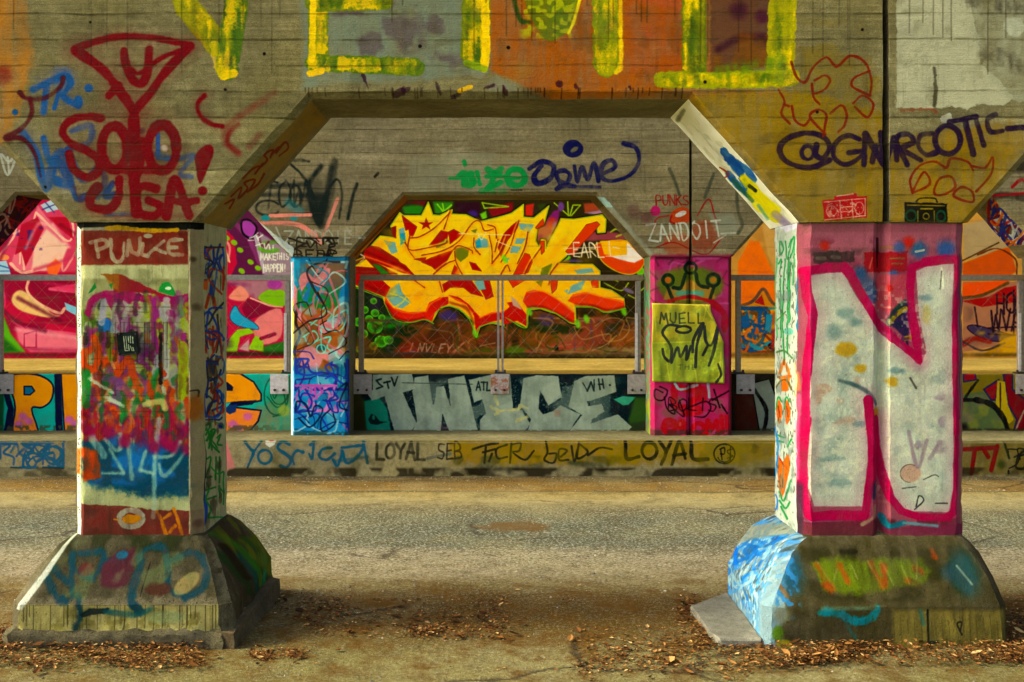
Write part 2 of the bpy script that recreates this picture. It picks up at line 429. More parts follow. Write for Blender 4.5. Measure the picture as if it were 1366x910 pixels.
# ================================================================== GRAFFITI (positions are those of the marks on each surface)
def art_front_beam():
    c = front('paint_front_beam', 0, -70, 1440, -60, 306, 1.5)
    c.F('-70,-60 30,-60 34,30 42,70 38,120 20,165 5,190 -70,190', 'b07a14', a=.72, soft=16, j=6, tex=.35)
    c.B(4, 100, 16, '7a1a1a', .6)
    c.F('395,-60 655,-60 655,60 648,98 590,105 520,110 440,112 402,120 405,60', '7e8779', a=.85, soft=9, j=3, tex=.3)
    c.M((430, -40, 640, 100), '5d4a55', .56, .5); c.M((560, 80, 780, 125), '8f9080', .5, .5)
    c.F('650,-60 1010,-60 1010,60 985,112 900,118 860,128 735,132 690,112 655,95', 'a2600f', a=.92, soft=9, j=3, tex=.25)
    c.F('830,-60 925,-60 925,95 840,100', 'a84e1c', a=.3, soft=12, j=3, tex=.3); c.M((830, -20, 925, 60), 'b0604c', .5, .5)
    c.F('700,118 900,116 1000,120 1060,126 900,134 730,135', 'a06818', a=.6, soft=8, j=4, tex=.4)
    c.F('945,-60 1040,-60 1036,70 1015,92 948,98', '6b4c3c', a=.9, soft=6, j=2)
    c.B(985, 14, 16, '4a1f36', .8); c.B(1016, 22, 12, '50203a', .8); c.S('958,66 985,52 1015,50 1026,58', '4d2630', 10, soft=8); c.M((945, 40, 1036, 95), '8a5a14', .5, .6)
    for x, y, w, h in ((487, 108, 3, 26), (532, 124, 14, 9), (540, 120, 10, 6), (584, 118, 3, 16), (610, 126, 8, 5), (652, 116, 12, 4), (673, 120, 4, 12), (746, 112, 7, 8), (768, 116, 3, 5), (840, 118, 3, 6), (605, 132, 4, 10)):
        c.E(x, y, w * .7, h * .6, '3d1830', rot=-20, a=.75, soft=2, j=2)
    c.S('612,122 628,116', 'd8b010', 5, j=1); c.E(678, 64, 2.6, 2.6, '17110d')
    def brush(p, w, yl='dcbc0e', gr='74801a'):
        c.S(p, gr, w, soft=1.8, smooth=False, j=1.8, tex=.06); c.S(p, '3f5c1c', w * .6, soft=w * .3, smooth=False, j=4, a=.7, tex=.8)
        c.S(p, 'a8a012', w * .85, soft=4, smooth=False, j=3, a=.8, tex=.75); c.S(p, yl, w * .8, soft=3, smooth=False, j=4, a=.9, tex=1.25)
    brush('236,-40 250,10 290,60', 34, gr='8f8a18'); brush('318,-40 314,10 302,92', 31, gr='55701f'); c.S('285,60 295,98 312,98', 'e0c010', 12, j=2, tex=.5)
    brush('425,-40 424,86', 27); brush('418,4 512,2', 24); brush('418,84 555,90', 23, gr='5f7a1c')
    c.S('418,-20 416,80', 'f0cc10', 9, j=1.4, tex=.3); c.S('413,98 428,95', 'f0c414', 9, j=1.2)
    brush('636,-40 633,74', 38); c.S('646,-20 648,60 645,92', 'f2cc10', 11, j=1.5, tex=.2); c.S('622,84 646,92', '8aa020', 9, j=1.5)
    c.F('676,-60 778,-60 770,2 758,42 735,57 722,50 706,20', '6d7c18', soft=3, j=2, tex=.15); c.M((690, -30, 772, 55), 'b0b014', .48, .8, N_M); c.S('683,-10 693,26 706,30', '33501a', 6, soft=4)
    c.S('778,-20 766,26 758,44', 'e0d018', 4, soft=2)
    brush('806,-40 809,86', 35, gr='84901c'); c.S('826,-30 828,80 822,97', 'e8c814', 6, soft=3, j=1.5)
    brush('925,-40 926,96', 33, yl='f0cc0e'); brush('1046,-40 1040,100', 37, yl='e8c80c', gr='a8a014'); brush('882,107 960,108 1056,104', 22, yl='e6c60e', gr='9aa012'); c.S('960,96 1040,82', '6d8a1a', 18, soft=10, tex=.6, a=.8, j=3)
    # ochre field of the right spandrel
    c.F('905,132 1000,120 1062,120 1180,150 1180,306 1082,306 1000,215', '92780a', a=.88, soft=14, j=8, tex=.25)
    c.F('1186,185 1300,168 1352,160 1372,190 1290,306 1186,306', '957a0a', a=.88, soft=12, j=6, tex=.25)
    c.F('1062,60 1110,70 1160,80 1178,120 1178,160 1060,150', '86721a', a=.5, soft=20, j=8, tex=.5)
    c.M((1060, 20, 1180, 140), '8a7814', .52, .4)
    c.F('1196,-60 1288,-60 1296,18 1304,44 1308,86 1330,104 1352,132 1338,141 1305,139 1290,147 1268,142 1240,146 1196,143', 'b3b09c', soft=2.5, j=2, tex=.1)
    c.F('1286,-60 1440,-60 1440,138 1350,136 1320,104 1300,60', 'a09f8c', a=.85, soft=8, j=5, tex=.45); c.E(1352, 36, 14, 13, 'b5b5a6', a=.8, soft=4, j=3); c.S('1300,0 1366,10', '4b463a', 20, soft=14, a=.7, tex=.6, j=5); c.S('1316,70 1372,92', '4b463a', 20, soft=14, a=.7, tex=.6, j=5)
    c.S('1246,92 1248,120 1246,142', '55513f', 4, soft=2.5, j=1.5); c.S('1202,148 1240,146 1248,150', '8a3a18', 4, a=.7, j=1.5); c.S('1258,160 1266,156', 'c0c0b0', 9, j=2)
    # blue
    b = '1f5d94'
    c.S('44,120 60,112 86,102 94,112 84,128 100,140', b, 9, halo=.15, soft=4); c.S('62,116 58,150', b, 9, soft=4); c.S('80,118 72,145', b, 6, soft=3); c.E(118, 118, 6, 5.5, b, soft=3); c.E(104, 137, 6, 9, b, soft=3); c.B(84, 104, 18, b, .7); c.E(20, 150, 4, 4, b, soft=2)
    c.S('30,178 48,205 60,250 75,215 92,245 70,240', b, 12, soft=5, halo=.12); c.S('58,185 66,215 85,205 100,262 115,262', b, 10, soft=4); c.S('95,175 120,168 118,190 90,200', b, 8, soft=4, a=.8)
    c.S('90,200 110,240 130,225 140,240 130,262', b, 9, soft=4, a=.8); c.S('200,205 235,212 258,208 240,232 255,236', b, 7, soft=4, a=.8); c.S('150,245 140,262 160,258', b, 8, soft=4); c.S('160,178 190,175', '27508a', 8, soft=5, a=.6); c.S('140,287 180,286', b, 6, soft=4, a=.7)
    c.F('207,180 213,176 214,212 232,210 230,216 208,214', '2a72b4'); c.B(219, 198, 6, 'd8d8cc', .9)
    # red: crest, SOLO, LIGA!
    r = '770817'; k = dict(soft=3.2, halo=.2, j=.7, tex=.05)
    c.S('99,66 130,55 165,49 205,51 254,61', r, 9.4, **k); c.S('101,68 135,92 155,116 178,152 176,186', r, 13.5, **k); c.S('254,62 224,92 202,122 180,150 178,172', r, 11.7, **k); c.E(104, 66, 7, 6, r, soft=3); c.E(249, 63, 8, 6, r, soft=3)
    c.S('165,68 168,88 176,106 188,112 196,98 199,66', r, 11.7, **k); c.S('174,92 186,98 215,78 250,64', r, 7.0, **k); c.S('145,128 158,114', r, 10.5, **k)
    c.S('134,158 118,156 96,160 83,174 92,190 116,202 131,214 130,230 116,237 98,226 92,206', r, 11.7, **k)
    c.O(152, 198, 17, 29, r, 12.9, **k); c.O(216, 198, 19, 31, r, 13.5, **k); c.S('178,160 181,232', r, 16.4, **k); c.S('190,190 184,225', r, 14.0, **k); c.S('150,226 190,228 215,226', r, 10.5, a=.8, **k)
    c.S('130,250 121,262 122,276 146,279 158,262 159,240', r, 12.9, **k); c.S('178,230 182,285', r, 15.2, **k); c.S('208,252 190,249 180,262 186,284 206,288 214,276 198,268', r, 11.7, **k); c.S('222,289 233,240 252,288', r, 12.9, **k); c.S('226,268 248,270 262,268', r, 9.4, **k); c.S('100,250 130,288 250,288', r, 5.8, a=.45, soft=10)
    c.F('262,232 260,208 270,196 281,194 285,204 278,224 267,246', r, soft=3, j=.6, smooth=True); c.E(270, 255, 6.5, 6.5, r, soft=3)
    c.S('272,128 263,140 268,156 282,166 296,169', r, 7.0, **k); c.S('366,124 340,142 314,160 302,174 302,192 318,206', r, 9.4, a=.55, soft=8); c.S('318,166 306,178 304,192 318,204', r, 7.0, a=.8, soft=5); c.S('332,196 346,180', r, 8.2, a=.5, soft=6)
    c.S('26,124 36,132 60,131 80,116 84,104', '5a1626', 6, soft=3); c.S('40,132 42,152 30,170 8,184', '5f1424', 7, soft=3); c.S('8,184 30,186 46,206 54,236', '5f1424', 8, soft=4, w2=3); c.B(12, 184, 8, '5f1020')
    c.S('268,288 250,300 120,302', '3a1a18', 4, a=.5, soft=4)
    # purple hand
    p = '2d1b3c'; k = dict(soft=2., j=.6, halo=.08)
    c.S('1106,214 1080,224 1052,218 1040,203 1046,188 1072,178 1096,182 1106,196 1098,211 1088,207 1089,194', p, 7.5, **k); c.O(1077, 204, 8, 9, p, 5, **k)
    c.S('1146,186 1130,181 1114,192 1112,210 1126,220 1142,214 1150,203 1132,204', p, 7, **k); c.S('1152,220 1154,179 1178,219 1175,178', p, 8.5, smooth=False, **k); c.S('1163,216 1168,196', p, 8, **k)
    c.S('1181,218 1192,184 1210,220', p, 7.5, smooth=False, **k); c.S('1196,214 1196,184 1212,180 1218,190 1204,199 1228,214', p, 7, **k); c.S('1243,178 1228,181 1225,196 1236,207 1250,203', p, 7, **k)
    c.O(1264, 187, 17, 19, p, 7.5, **k); c.S('1266,163 1302,156', p, 7, **k); c.S('1287,160 1298,206', p, 8, **k); c.S('1302,161 1312,194', p, 7, **k); c.S('1328,153 1317,160 1321,176 1337,175', p, 7, **k); c.S('1344,172 1400,168', p, 8, **k)
    # dark red outline creatures
    q = '7d2a10'; k = dict(soft=1.4, j=.5)
    for s in ('1055,83 1062,103 1074,110 1084,91 1102,77 1116,89 1134,75 1154,84 1162,108 1160,128', '1086,108 1100,101 1107,108 1099,120 1085,125 1083,112 1085,130 1093,140', '1160,95 1140,104 1137,116 1160,128', '1038,120 1046,136 1042,152 1053,165', '1046,140 1052,142', '1056,142 1060,160 1072,168 1081,158', '1101,180 1080,156 1092,147 1102,154 1100,168 1098,182', '1107,152 1122,141 1129,152 1126,168 1118,176', '1138,138 1150,128 1163,136 1164,146 1156,157 1140,143', '1217,258 1214,240 1226,222 1246,216 1262,224 1268,212 1290,216 1298,228', '1296,222 1314,224 1324,210 1322,232 1302,256', '1246,258 1252,240 1268,236 1274,250 1258,260 1246,258', '1272,262 1282,250 1296,256 1297,270 1272,262', '1217,256 1232,230 1240,246 1217,258'):
        c.S(s, q, 3.2, **k)
    # two stencilled radios
    c.F('1097,268 1156,262 1156,290 1099,296', 'a81420', j=1, tex=.15); c.F('1112,262 1142,258 1144,264 1112,268', 'b02030', j=1); c.S('1116,262 1138,259', 'd8c0a8', 1.6)
    for s in ('1099,270 1154,265', '1100,294 1154,288', '1120,268 1122,292', '1136,266 1138,291', '1122,277 1136,276', '1122,283 1137,282', '1154,266 1154,288'): c.S(s, 'd9b9a4', 1.5, smooth=False, a=.8)
    c.O(1109, 282, 7, 7, 'c08078', 1.2); c.O(1146, 278, 6, 8, 'd0a090', 1.2); c.M((1100, 266, 1154, 292), 'd0b0a0', .56, .7, N_F)
    c.F('1206,270 1264,272 1263,299 1207,298', '15150f', j=1, tex=.1); c.S('1222,269 1228,265 1246,265 1250,270', '1a180f', 1.8); c.O(1215, 288, 7, 7, '1c4a34', 3); c.O(1255, 289, 6, 7, '1c4a34', 3); c.S('1210,274 1260,275', '9a8420', 1.5); c.S('1228,279 1244,279', '9a8420', 2); c.O(1235, 289, 4, 4, '8a7a20', 1.4); c.S('1224,282 1224,296|1246,282 1246,296', '8a7a20', 1.3, smooth=False)
    for x, y in ((120, 30), (300, 120), (352, 72), (560, 62), (1150, 40), (940, 110), (1090, 150), (60, 250)): c.E(x, y, 2.2, 2.2, '17120c', j=.5)
    c.M((-70, -60, 1440, 306), '3a3018', .6, .16); c.D(700, -60, 60, 160, '2a2012', 2.2, 9, 700, .28); c.D(660, 118, 46, 14, '3a1c10', 2, 3, 260, .5); c.M((-70, 200, 1440, 306), '5a4a10', .56, .15)
    return c

def art_back_beam():
    c = front('paint_back_beam', 5.35, -60, 1430, 120, 348, 1.8)
    k = '1c2a28'; g = dict(soft=3, j=.6)
    c.F('545,212 590,210 590,200 650,205 705,215 705,250 610,262 545,262', '8a8a78', a=.5, soft=4, j=2, tex=.3)
    c.T('TOW', 352, 242, 16, 34, k, 3.2, gap=.2, slant=.1, **g); c.S('384,215 400,214 412,216', k, 4, **g); c.S('386,218 404,236 418,262 424,300', k, 3.5, **g); c.S('428,222 412,250 426,298 442,224', k, 7, soft=5); c.S('446,216 440,262 428,302', k, 10, soft=6, a=.85); c.S('424,298 430,270 448,240 456,258 452,292', k, 3, **g); c.S('476,246 470,264 464,292', k, 5, soft=3)
    c.O(357, 278, 16, 10, k, 3, 30, 330, **g); c.S('342,250 410,246', k, 6, a=.8, soft=4); c.S('342,260 412,262', k, 6, a=.8, soft=4); c.O(394, 262, 8, 14, k, 3, **g); c.B(420, 268, 22, k, .6, ry=40); c.F('408,258 440,258 426,304', k, a=.75, soft=8)
    c.S('384,270 400,282', '2f7f86', 12, soft=7, a=.6); c.E(354, 291, 6, 4, '1f8a92', soft=2); c.E(392, 291, 5, 4, '1f8a92', soft=2)
    c.S('360,288 414,287', 'd98f86', 4.5); c.S('348,298 392,299 414,310 427,324', 'd98f86', 6); c.S('450,266 440,292 434,306', 'd98f86', 5); c.S('420,310 426,326 432,312', 'd98f86', 3.5)
    w = 'a9aaa2'
    c.T('ZANDOIE', 380, 308, 10.5, 17, w, 2, gap=.25, soft=1.2, a=.8); c.S('368,304 376,322', w, 2, a=.7); c.S('462,304 470,315 480,315', w, 1.6, a=.7)
    c.K((385, 318, 450, 346), ['241e18'], 12, 2.2, 5, .6, soft=1.5); c.T('BEDR', 392, 334, 12, 12, '1d1712', 2.2, soft=1.2)
    c.S('500,236 504,232', '2a2418', 4)
    gn = '10884a'; gk = dict(soft=2.2, j=.9, tex=.15)
    for s, w in (('619,216 620,220', 6), ('612,236 620,232 619,246', 9), ('600,238 610,239', 4), ('628,232 630,246 620,246', 9), ('636,230 640,246', 6), ('650,226 660,234 668,226', 9), ('648,236 672,236', 5), ('660,230 656,244 650,252', 8), ('668,244 650,252', 8)): c.S(s, gn, w, **gk)
    c.O(688, 237, 12, 11, gn, 8, **gk); c.S('680,238 692,238', gn, 5, **gk); c.S('642,255 672,256', gn, 8, soft=3, tex=.4); c.S('682,254 696,254', '1a1a14', 1.6)
    n = '151a50'; f = dict(soft=1.6, j=.5, halo=.1)
    c.S('706,226 722,216 738,222 734,238 718,245 712,236 722,222', n, 7, **f); c.S('746,244 742,232 752,228 760,234 756,244 746,243', n, 6, **f); c.E(764, 199, 14, 12, n, soft=2); c.E(766, 200, 6, 3, '6a6250', rot=-30, soft=2)
    c.S('766,222 770,243 776,224 784,240 792,218 798,242', n, 5.5, **f); c.S('804,232 820,224 816,214 804,220 802,236 816,242 840,234 852,216 848,198 832,192', n, 6.5, **f); c.S('742,253 752,248 766,249', n, 6.5, **f); c.S('766,249 800,250', n, 4.5, **f); c.S('830,192 850,190', n, 5, soft=5, a=.6)
    rd = '8a1c1a'
    c.T('PUNKS', 874, 261, 8, 13, rd, 2, gap=.15, soft=1.2); c.E(874, 282, 7, 7, 'a82468', soft=2); c.F('893,292 897,282 910,276 920,282 920,296 898,298', 'a8481c', smooth=True); c.E(908, 286, 8, 3.4, 'c8c0c0', rot=-20); c.S('872,306 876,292 892,288', rd, 2.2); c.S('930,288 945,266 953,288 958,300', rd, 2.2); c.S('896,288 894,296 904,300', rd, 2.5)
    c.E(938, 316, 18, 22, '8a3c20', soft=8, a=.7, j=3); c.E(905, 326, 20, 16, '9a4a14', soft=8, a=.6, j=3); c.S('876,330 900,324 940,340 962,318', rd, 2); c.F('868,340 980,340 975,348 868,348', '8a2a52', soft=6)
    c.F('945,286 978,284 985,312 960,316', '8a8a7c', a=.5, soft=4); c.E(970, 300, 16, 12, '8a8c80', a=.45, soft=3, j=2)
    c.T('ZANDOIT', 864, 300, 12, 22, 'b4b4ae', 2.4, gap=.2, slant=-.15, rise=-.06, soft=1.3); c.S('962,312 985,311', 'b0b0a8', 2.4); c.S('952,324 968,314', 'b0a8a0', 2)
    for s in ('893,226 900,242 906,260', '952,232 946,248 940,264', '982,252 984,280 990,300 984,312'): c.S(s, '3f473a', 4.5, soft=3, a=.85)
    c.B(862, 290, 12, '5a1f34', .6); c.B(846, 282, 14, '5a1f34', .5); c.S('478,318 488,318|484,315 488,318 484,321', 'b0b0b0', 1.4)
    # band of pale paint along the arris of the left bay, colour on the right ones
    c.F('312,279 322,279 392,332 390,346 380,334', 'b5bcc0', soft=1.5, j=1)
    c.F('795,262 806,264 872,338 866,346 858,332', '8d8f86', soft=2, j=1, tex=.3); c.F('797,263 806,264 818,277 808,277', '9fb8b8', j=1)
    c.S('0,206 10,234 22,206 12,216 2,206', 'a9a9a2', 3); c.S('10,210 12,232', 'b0b0aa', 2.5)
    c.F('-60,150 60,150 90,190 -60,170', '5a4c30', a=.3, soft=20)
    c.S('1320,226 1366,222', '15120e', 16, soft=8, a=.8); c.S('1306,290 1330,262 1372,266', '1a1512', 10, soft=5, a=.8); c.S('1350,250 1362,240 1372,246', '8a1c26', 5); c.S('1316,262 1372,258', '8a1c26', 4)
    c.F('1304,258 1316,258 1392,338 1380,346', 'a8a8a0', a=.8, soft=2)
    return c

def art_left_pillar():
    c = front('paint_left_pillar', .01, 98, 274, 296, 724, 2.0)
    c.F('98,296 274,296 274,724 98,724', 'a0a078', soft=1, tex=.2); c.M((98, 330, 274, 724), '8a8a60', .5, .6); c.M((98, 330, 274, 724), '3d3a2c', .6, .4, soft=.2)
    c.F('98,296 274,296 274,307 98,307', '121813', soft=2.5); c.F('106,308 258,308 258,354 106,354', '7c3023', soft=2, j=1, tex=.12); c.M((108, 310, 256, 354), '6a2018', .5, .6); c.F('236,310 262,308 262,334 248,340', '5c241a', a=.7, soft=5)
    c.S('108,306 142,305', 'b8b098', 4); c.S('142,305 160,304 200,308 236,307', 'c29a14', 6, j=1.2)
    t = 'a79a84'; f = dict(soft=1.6, j=.9, tex=.25)
    c.S('127,322 131,343|120,324 138,320 142,328 130,334', t, 5.2, **f); c.S('147,320 148,338 154,349 163,345 165,324', t, 5, **f); c.S('169,341 171,321 175,336 183,340 187,328 186,318', t, 5, **{**f, 'smooth': False}); c.S('190,326 188,338 196,342', t, 5, **f); c.E(197, 315, 6, 3, t); c.S('197,340 208,330 218,322|206,332 220,338', t, 4.5, **{**f, 'smooth': False}); c.S('242,320 226,322 226,338 243,340|226,330 236,330', t, 5, **f)
    c.F('104,355 256,353 256,372 104,372', 'b9b893', soft=5, tex=.2); c.M((106, 356, 256, 380), '6b6a48', .55, .4, soft=.2)
    c.F('134,366 160,366 185,378 215,392 250,402 254,420 240,424 205,392 150,390 154,380', '8a2232', soft=2.5, j=1.2, g=('8a5a1e', (180, 380), (135, 368))); c.F('140,368 158,366 158,388 148,384', '9a6a14', soft=4, a=.7)
    c.F('117,418 122,404 138,393 152,394 170,388 190,394 230,396 252,392 256,440 246,424 238,410 222,402 200,406 180,400 168,406 154,402 148,414 140,400 128,404', '94135c', soft=2.5, j=1.5, tex=.15)
    c.F('117,392 126,377 128,384 122,390', '1d7a38'); c.F('145,380 150,378 148,386', '1d7a38'); c.F('211,388 216,378 226,378 234,392 230,395 214,390', '1f8a3c', smooth=True); c.E(224, 385, 4, 2.4, 'd0d8c8')
    c.M((108, 400, 256, 520), '8a9a12', .52, .6, soft=.25); c.M((108, 400, 256, 520), '9a9a98', .5, .7, soft=.25); c.M((108, 405, 256, 560), '7a2a6a', .52, .85); c.M((108, 400, 256, 540), 'b8b8b4', .58, .4, soft=.2); c.M((130, 400, 250, 500), '566a5c', .58, .7)
    for x, y, X, Y, col, w in ((135, 400, 132, 425, 'a9a5b0', 11), (130, 430, 155, 442, '9aa0a8', 8), (206, 400, 204, 470, '8a2a78', 10), (212, 430, 211, 466, '93a012', 8), (222, 400, 220, 500, 'b0b0ac', 9), (240, 410, 238, 450, '8a9a14', 8), (243, 460, 242, 528, '93a216', 13), (196, 470, 218, 500, '7d2a6c', 9), (180, 500, 196, 512, '7a2a70', 9), (246, 450, 250, 455, '8a1f74', 12), (210, 480, 206, 500, 'a8a8b0', 9), (235, 425, 246, 412, '8c1d60', 9), (180, 415, 176, 430, '5a6a20', 7)):
        c.S([[(x, y), ((x + X) / 2 + 2, (y + Y) / 2), (X, Y)]], col, w, soft=3, j=1.6, tex=.15, a=.9)
    for y in range(400, 530, 5): c.S([[(112 + (y * 37) % 60, y), (150 + (y * 53) % 90, y + 1)]], '3f3f28', 1.2, a=.5, tex=.5)
    c.F('130,430 140,425 150,428 152,442 131,444', '1f6aa8', j=1.5); c.S('214,440 214,510|216,470 212,530', '1c1a16', 5, a=.75, tex=.5, j=2, soft=2.5); c.S('112,420 108,440 124,430', '4a6a14', 12, soft=7, tex=.3)
    o = 'b8480f'
    for s, w in (('125,450 130,470 126,492 112,488 112,472 122,466', 10), ('128,458 136,490', 9), ('140,486 150,470 154,486 148,500', 8), ('156,500 166,484 172,482 180,510 186,520', 10), ('150,498 140,480', 7), ('160,505 172,498', 6)): c.S(s, o, w, soft=3, j=1.5)
    c.S('114,470 118,480', 'b09a60', 6); c.S('146,478 152,492', 'd0a060', 4)
    for s, w in (('114,498 114,540', 13), ('134,512 156,528', 10), ('160,535 168,560 162,558', 11), ('176,508 170,518', 9), ('190,528 216,530', 9), ('204,565 214,574 222,562', 9), ('236,560 238,572', 7), ('148,500 160,512', 6)): c.S(s, '157a36', w, soft=3, j=1.6)
    c.S('140,505 156,508 156,530', '7c4a80', 12, soft=4, tex=.3); c.S('118,505 150,524|140,530 160,540', 'b4c0b0', 5, soft=3, a=.8)
    for i, (x, y, X, Y) in enumerate(((126, 510, 126, 525), (126, 540, 130, 600), (150, 545, 154, 590), (172, 525, 168, 545), (168, 560, 166, 600), (188, 535, 190, 600), (202, 560, 208, 545), (212, 548, 216, 590), (226, 520, 228, 560), (236, 540, 236, 585), (250, 535, 250, 575), (205, 555, 225, 552), (180, 556, 196, 572), (142, 560, 140, 590))):
        c.S([[(x, y), ((x + X) / 2 + 2 * (-1) ** i, (y + Y) / 2), (X, Y)]], ('b0461a', 'a83a20', 'c0521a')[i % 3], 9, soft=3.5, j=1.5, tex=.15)
    c.S('222,512 232,516 226,522', 'c05a18', 9, soft=3)
    for i, (x, y) in enumerate(((112, 560), (122, 575), (136, 565), (148, 580), (160, 590), (176, 570), (186, 595), (200, 580), (212, 598), (226, 570), (240, 585), (252, 580), (232, 600), (130, 585), (204, 610), (120, 555))): c.S([[(x, y - 16), (x + (-1) ** i * 3, y), (x, y + 8)]], ('8d1250', '9a1a48', '7a1a5c')[i % 3], 11, soft=4, j=2, tex=.1, a=.9)
    rr = random.Random(77)
    for y0, y1, n, cols in ((402, 470, 62, ('8f8f8c', '7a2a70', '6d7a10', '8a9a14', '9a9aa0', '55204a', '2c3220', 'a0a098', '8c1d60', '5e7a6a')), (448, 520, 60, ('a9480f', '8f8f8c', '6f2a6a', '8a9414', '22241a', 'a05a1c', '70807a', '40301c', '7a2a70', 'b8500f')), (500, 560, 60, ('157a36', 'b0460f', '7c4a80', '9aa088', 'a83a14', '12602c', 'c0601a', '5a2c50', '8a8a60', '1c6a3a')), (545, 602, 66, ('8d1250', 'a83a18', '9a1a48', '1a6a34', 'b8501a', '6a1450', '2a4a7a', 'a02a2a', '7c1838', '94440f'))):
        for q in range(n):
            x, y = rr.uniform(110, 254), rr.uniform(y0, y1); L = rr.uniform(8, 30); dx_ = rr.uniform(-7, 7)
            c.S([[(x, y - L / 2), (x + dx_, y + rr.uniform(-3, 3)), (x + dx_ * rr.uniform(-.5, 1.4), y + L / 2)]], rr.choice(cols), rr.uniform(3.5, 9), soft=rr.uniform(1.5, 5), j=1.2, a=rr.uniform(.55, .95), tex=.3)
    for s, w_, q in (('117,418 122,402 138,393 156,394 172,402', 8, '94135c'), ('206,400 204,440 210,470', 7, '8a2a78'), ('243,462 242,526', 12, '8f9c14'), ('214,446 214,512', 5, '1c1a16'), ('138,404 136,430', 9, '9a96a4'), ('222,410 220,490', 7, 'a0a09c'), ('125,452 130,470 126,492 112,488 112,472 122,466', 9, 'b84a10'), ('156,500 166,484 172,482 180,510 186,520', 9, 'b84a10'), ('114,498 114,540', 12, '157a36'), ('140,505 158,510 172,528', 10, '7c4a80'), ('118,505 150,524|140,530 164,542', 4, 'b0bcaa')): c.S(s, q, w_, soft=2.6, j=1.3, tex=.3)
    for y in range(402, 560, 7): c.S([[(108 + (y * 37) % 70, y), (150 + (y * 53) % 100, y + 1)]], '2c2a1c', 1.1, a=.4, tex=.5)
    c.D(180, 560, 22, 60, '6a1838', 1.2, 4, 70, .45); c.D(180, 430, 26, 70, '2c2c20', 1.1, 6, 70, .4)
    c.S('192,540 214,536 220,545', 'c0b070', 8, soft=3, a=.8); c.M((110, 520, 256, 610), 'b0a880', .6, .35, soft=.2)
    c.F('108,590 140,586 180,598 210,604 256,592 256,650 246,664 222,662 206,666 188,662 172,658 150,650 128,652 108,640', '0e4a63', soft=12, j=6); c.M((110, 590, 250, 650), '1566a0', .5, .85); c.B(180, 615, 30, '1a74b4', .7); c.B(152, 588, 12, '1e6fae', .8)
    for s, w in (('122,584 138,608', 10), ('140,586 152,600 160,598 160,580', 5), ('146,600 164,630', 4.5), ('136,632 164,632', 4), ('170,590 174,625 176,640', 5.5), ('194,602 186,628', 5), ('188,628 204,632', 5), ('212,560 206,620 205,690', 6.5), ('206,610 228,608 240,590', 5), ('246,604 226,630 216,634 212,620', 5)): c.S(s, '9dbab0', w, soft=4, j=1, a=.8)
    for x, y in ((118, 575), (145, 577), (166, 590), (205, 597), (222, 592), (250, 600), (230, 597)): c.B(x, y, 11, '8d1450', .9)
    for s, w in (('112,604 118,612 116,632', 13), ('124,606 128,632 114,634', 10), ('112,640 132,636', 6)): c.S(s, 'b84a12', w, soft=6, j=1.5)
    c.F('98,636 120,645 160,655 200,668 256,662 256,684 170,676 100,672', 'a9b094', soft=6, a=.5, tex=.3)
    c.F('98,673 165,676 210,681 274,682 274,724 98,724', '6e3029', soft=2, j=1.2, tex=.12); c.M((100, 676, 268, 724), '5a3028', .52, .6)
    c.O(174, 692, 15, 11, 'a3a596', 8, j=.8); c.F('163,692 170,687 184,688 187,694 176,699 166,698', 'b07a14', j=.8, smooth=True); c.S('152,693 158,694', 'b07a14', 2)
    for s in ('209,683 216,698 221,714', '231,679 238,697 243,714', '218,692 227,686', '226,710 234,701'): c.S(s, 'b5760f', 4.5, soft=2, tex=.3, j=.8)
    c.S('206,672 204,690', 'a8ab98', 6, a=.7, soft=3); c.M((98, 712, 274, 724), '3d3a20', .3, .7, N_M)
    c.F('96,300 105.5,306 105.5,724 96,724', 'cfd2d2', soft=1.2, j=.6); c.F('250,306 276,306 276,724 253,724', '8e8168', soft=1.5, j=.8, tex=.15); c.S('252,310 252.5,712', 'c0b49c', 1.5, tex=.4, j=.5)
    c.F('96,600 105,600 105,634 96,634', 'cc7a3a', soft=4); c.M((96, 310, 106, 724), '2a2826', .62, .9, N_F, .05); c.S('253,522 262,522 262,530', '3a2a18', 2); c.B(258, 545, 14, '9a5a1a', .8, ry=24); c.B(262, 700, 8, '5a4038', .6); c.B(256, 346, 5, '4a3c2a', .8); c.B(260, 410, 7, '4a3c2a', .6)
    return c
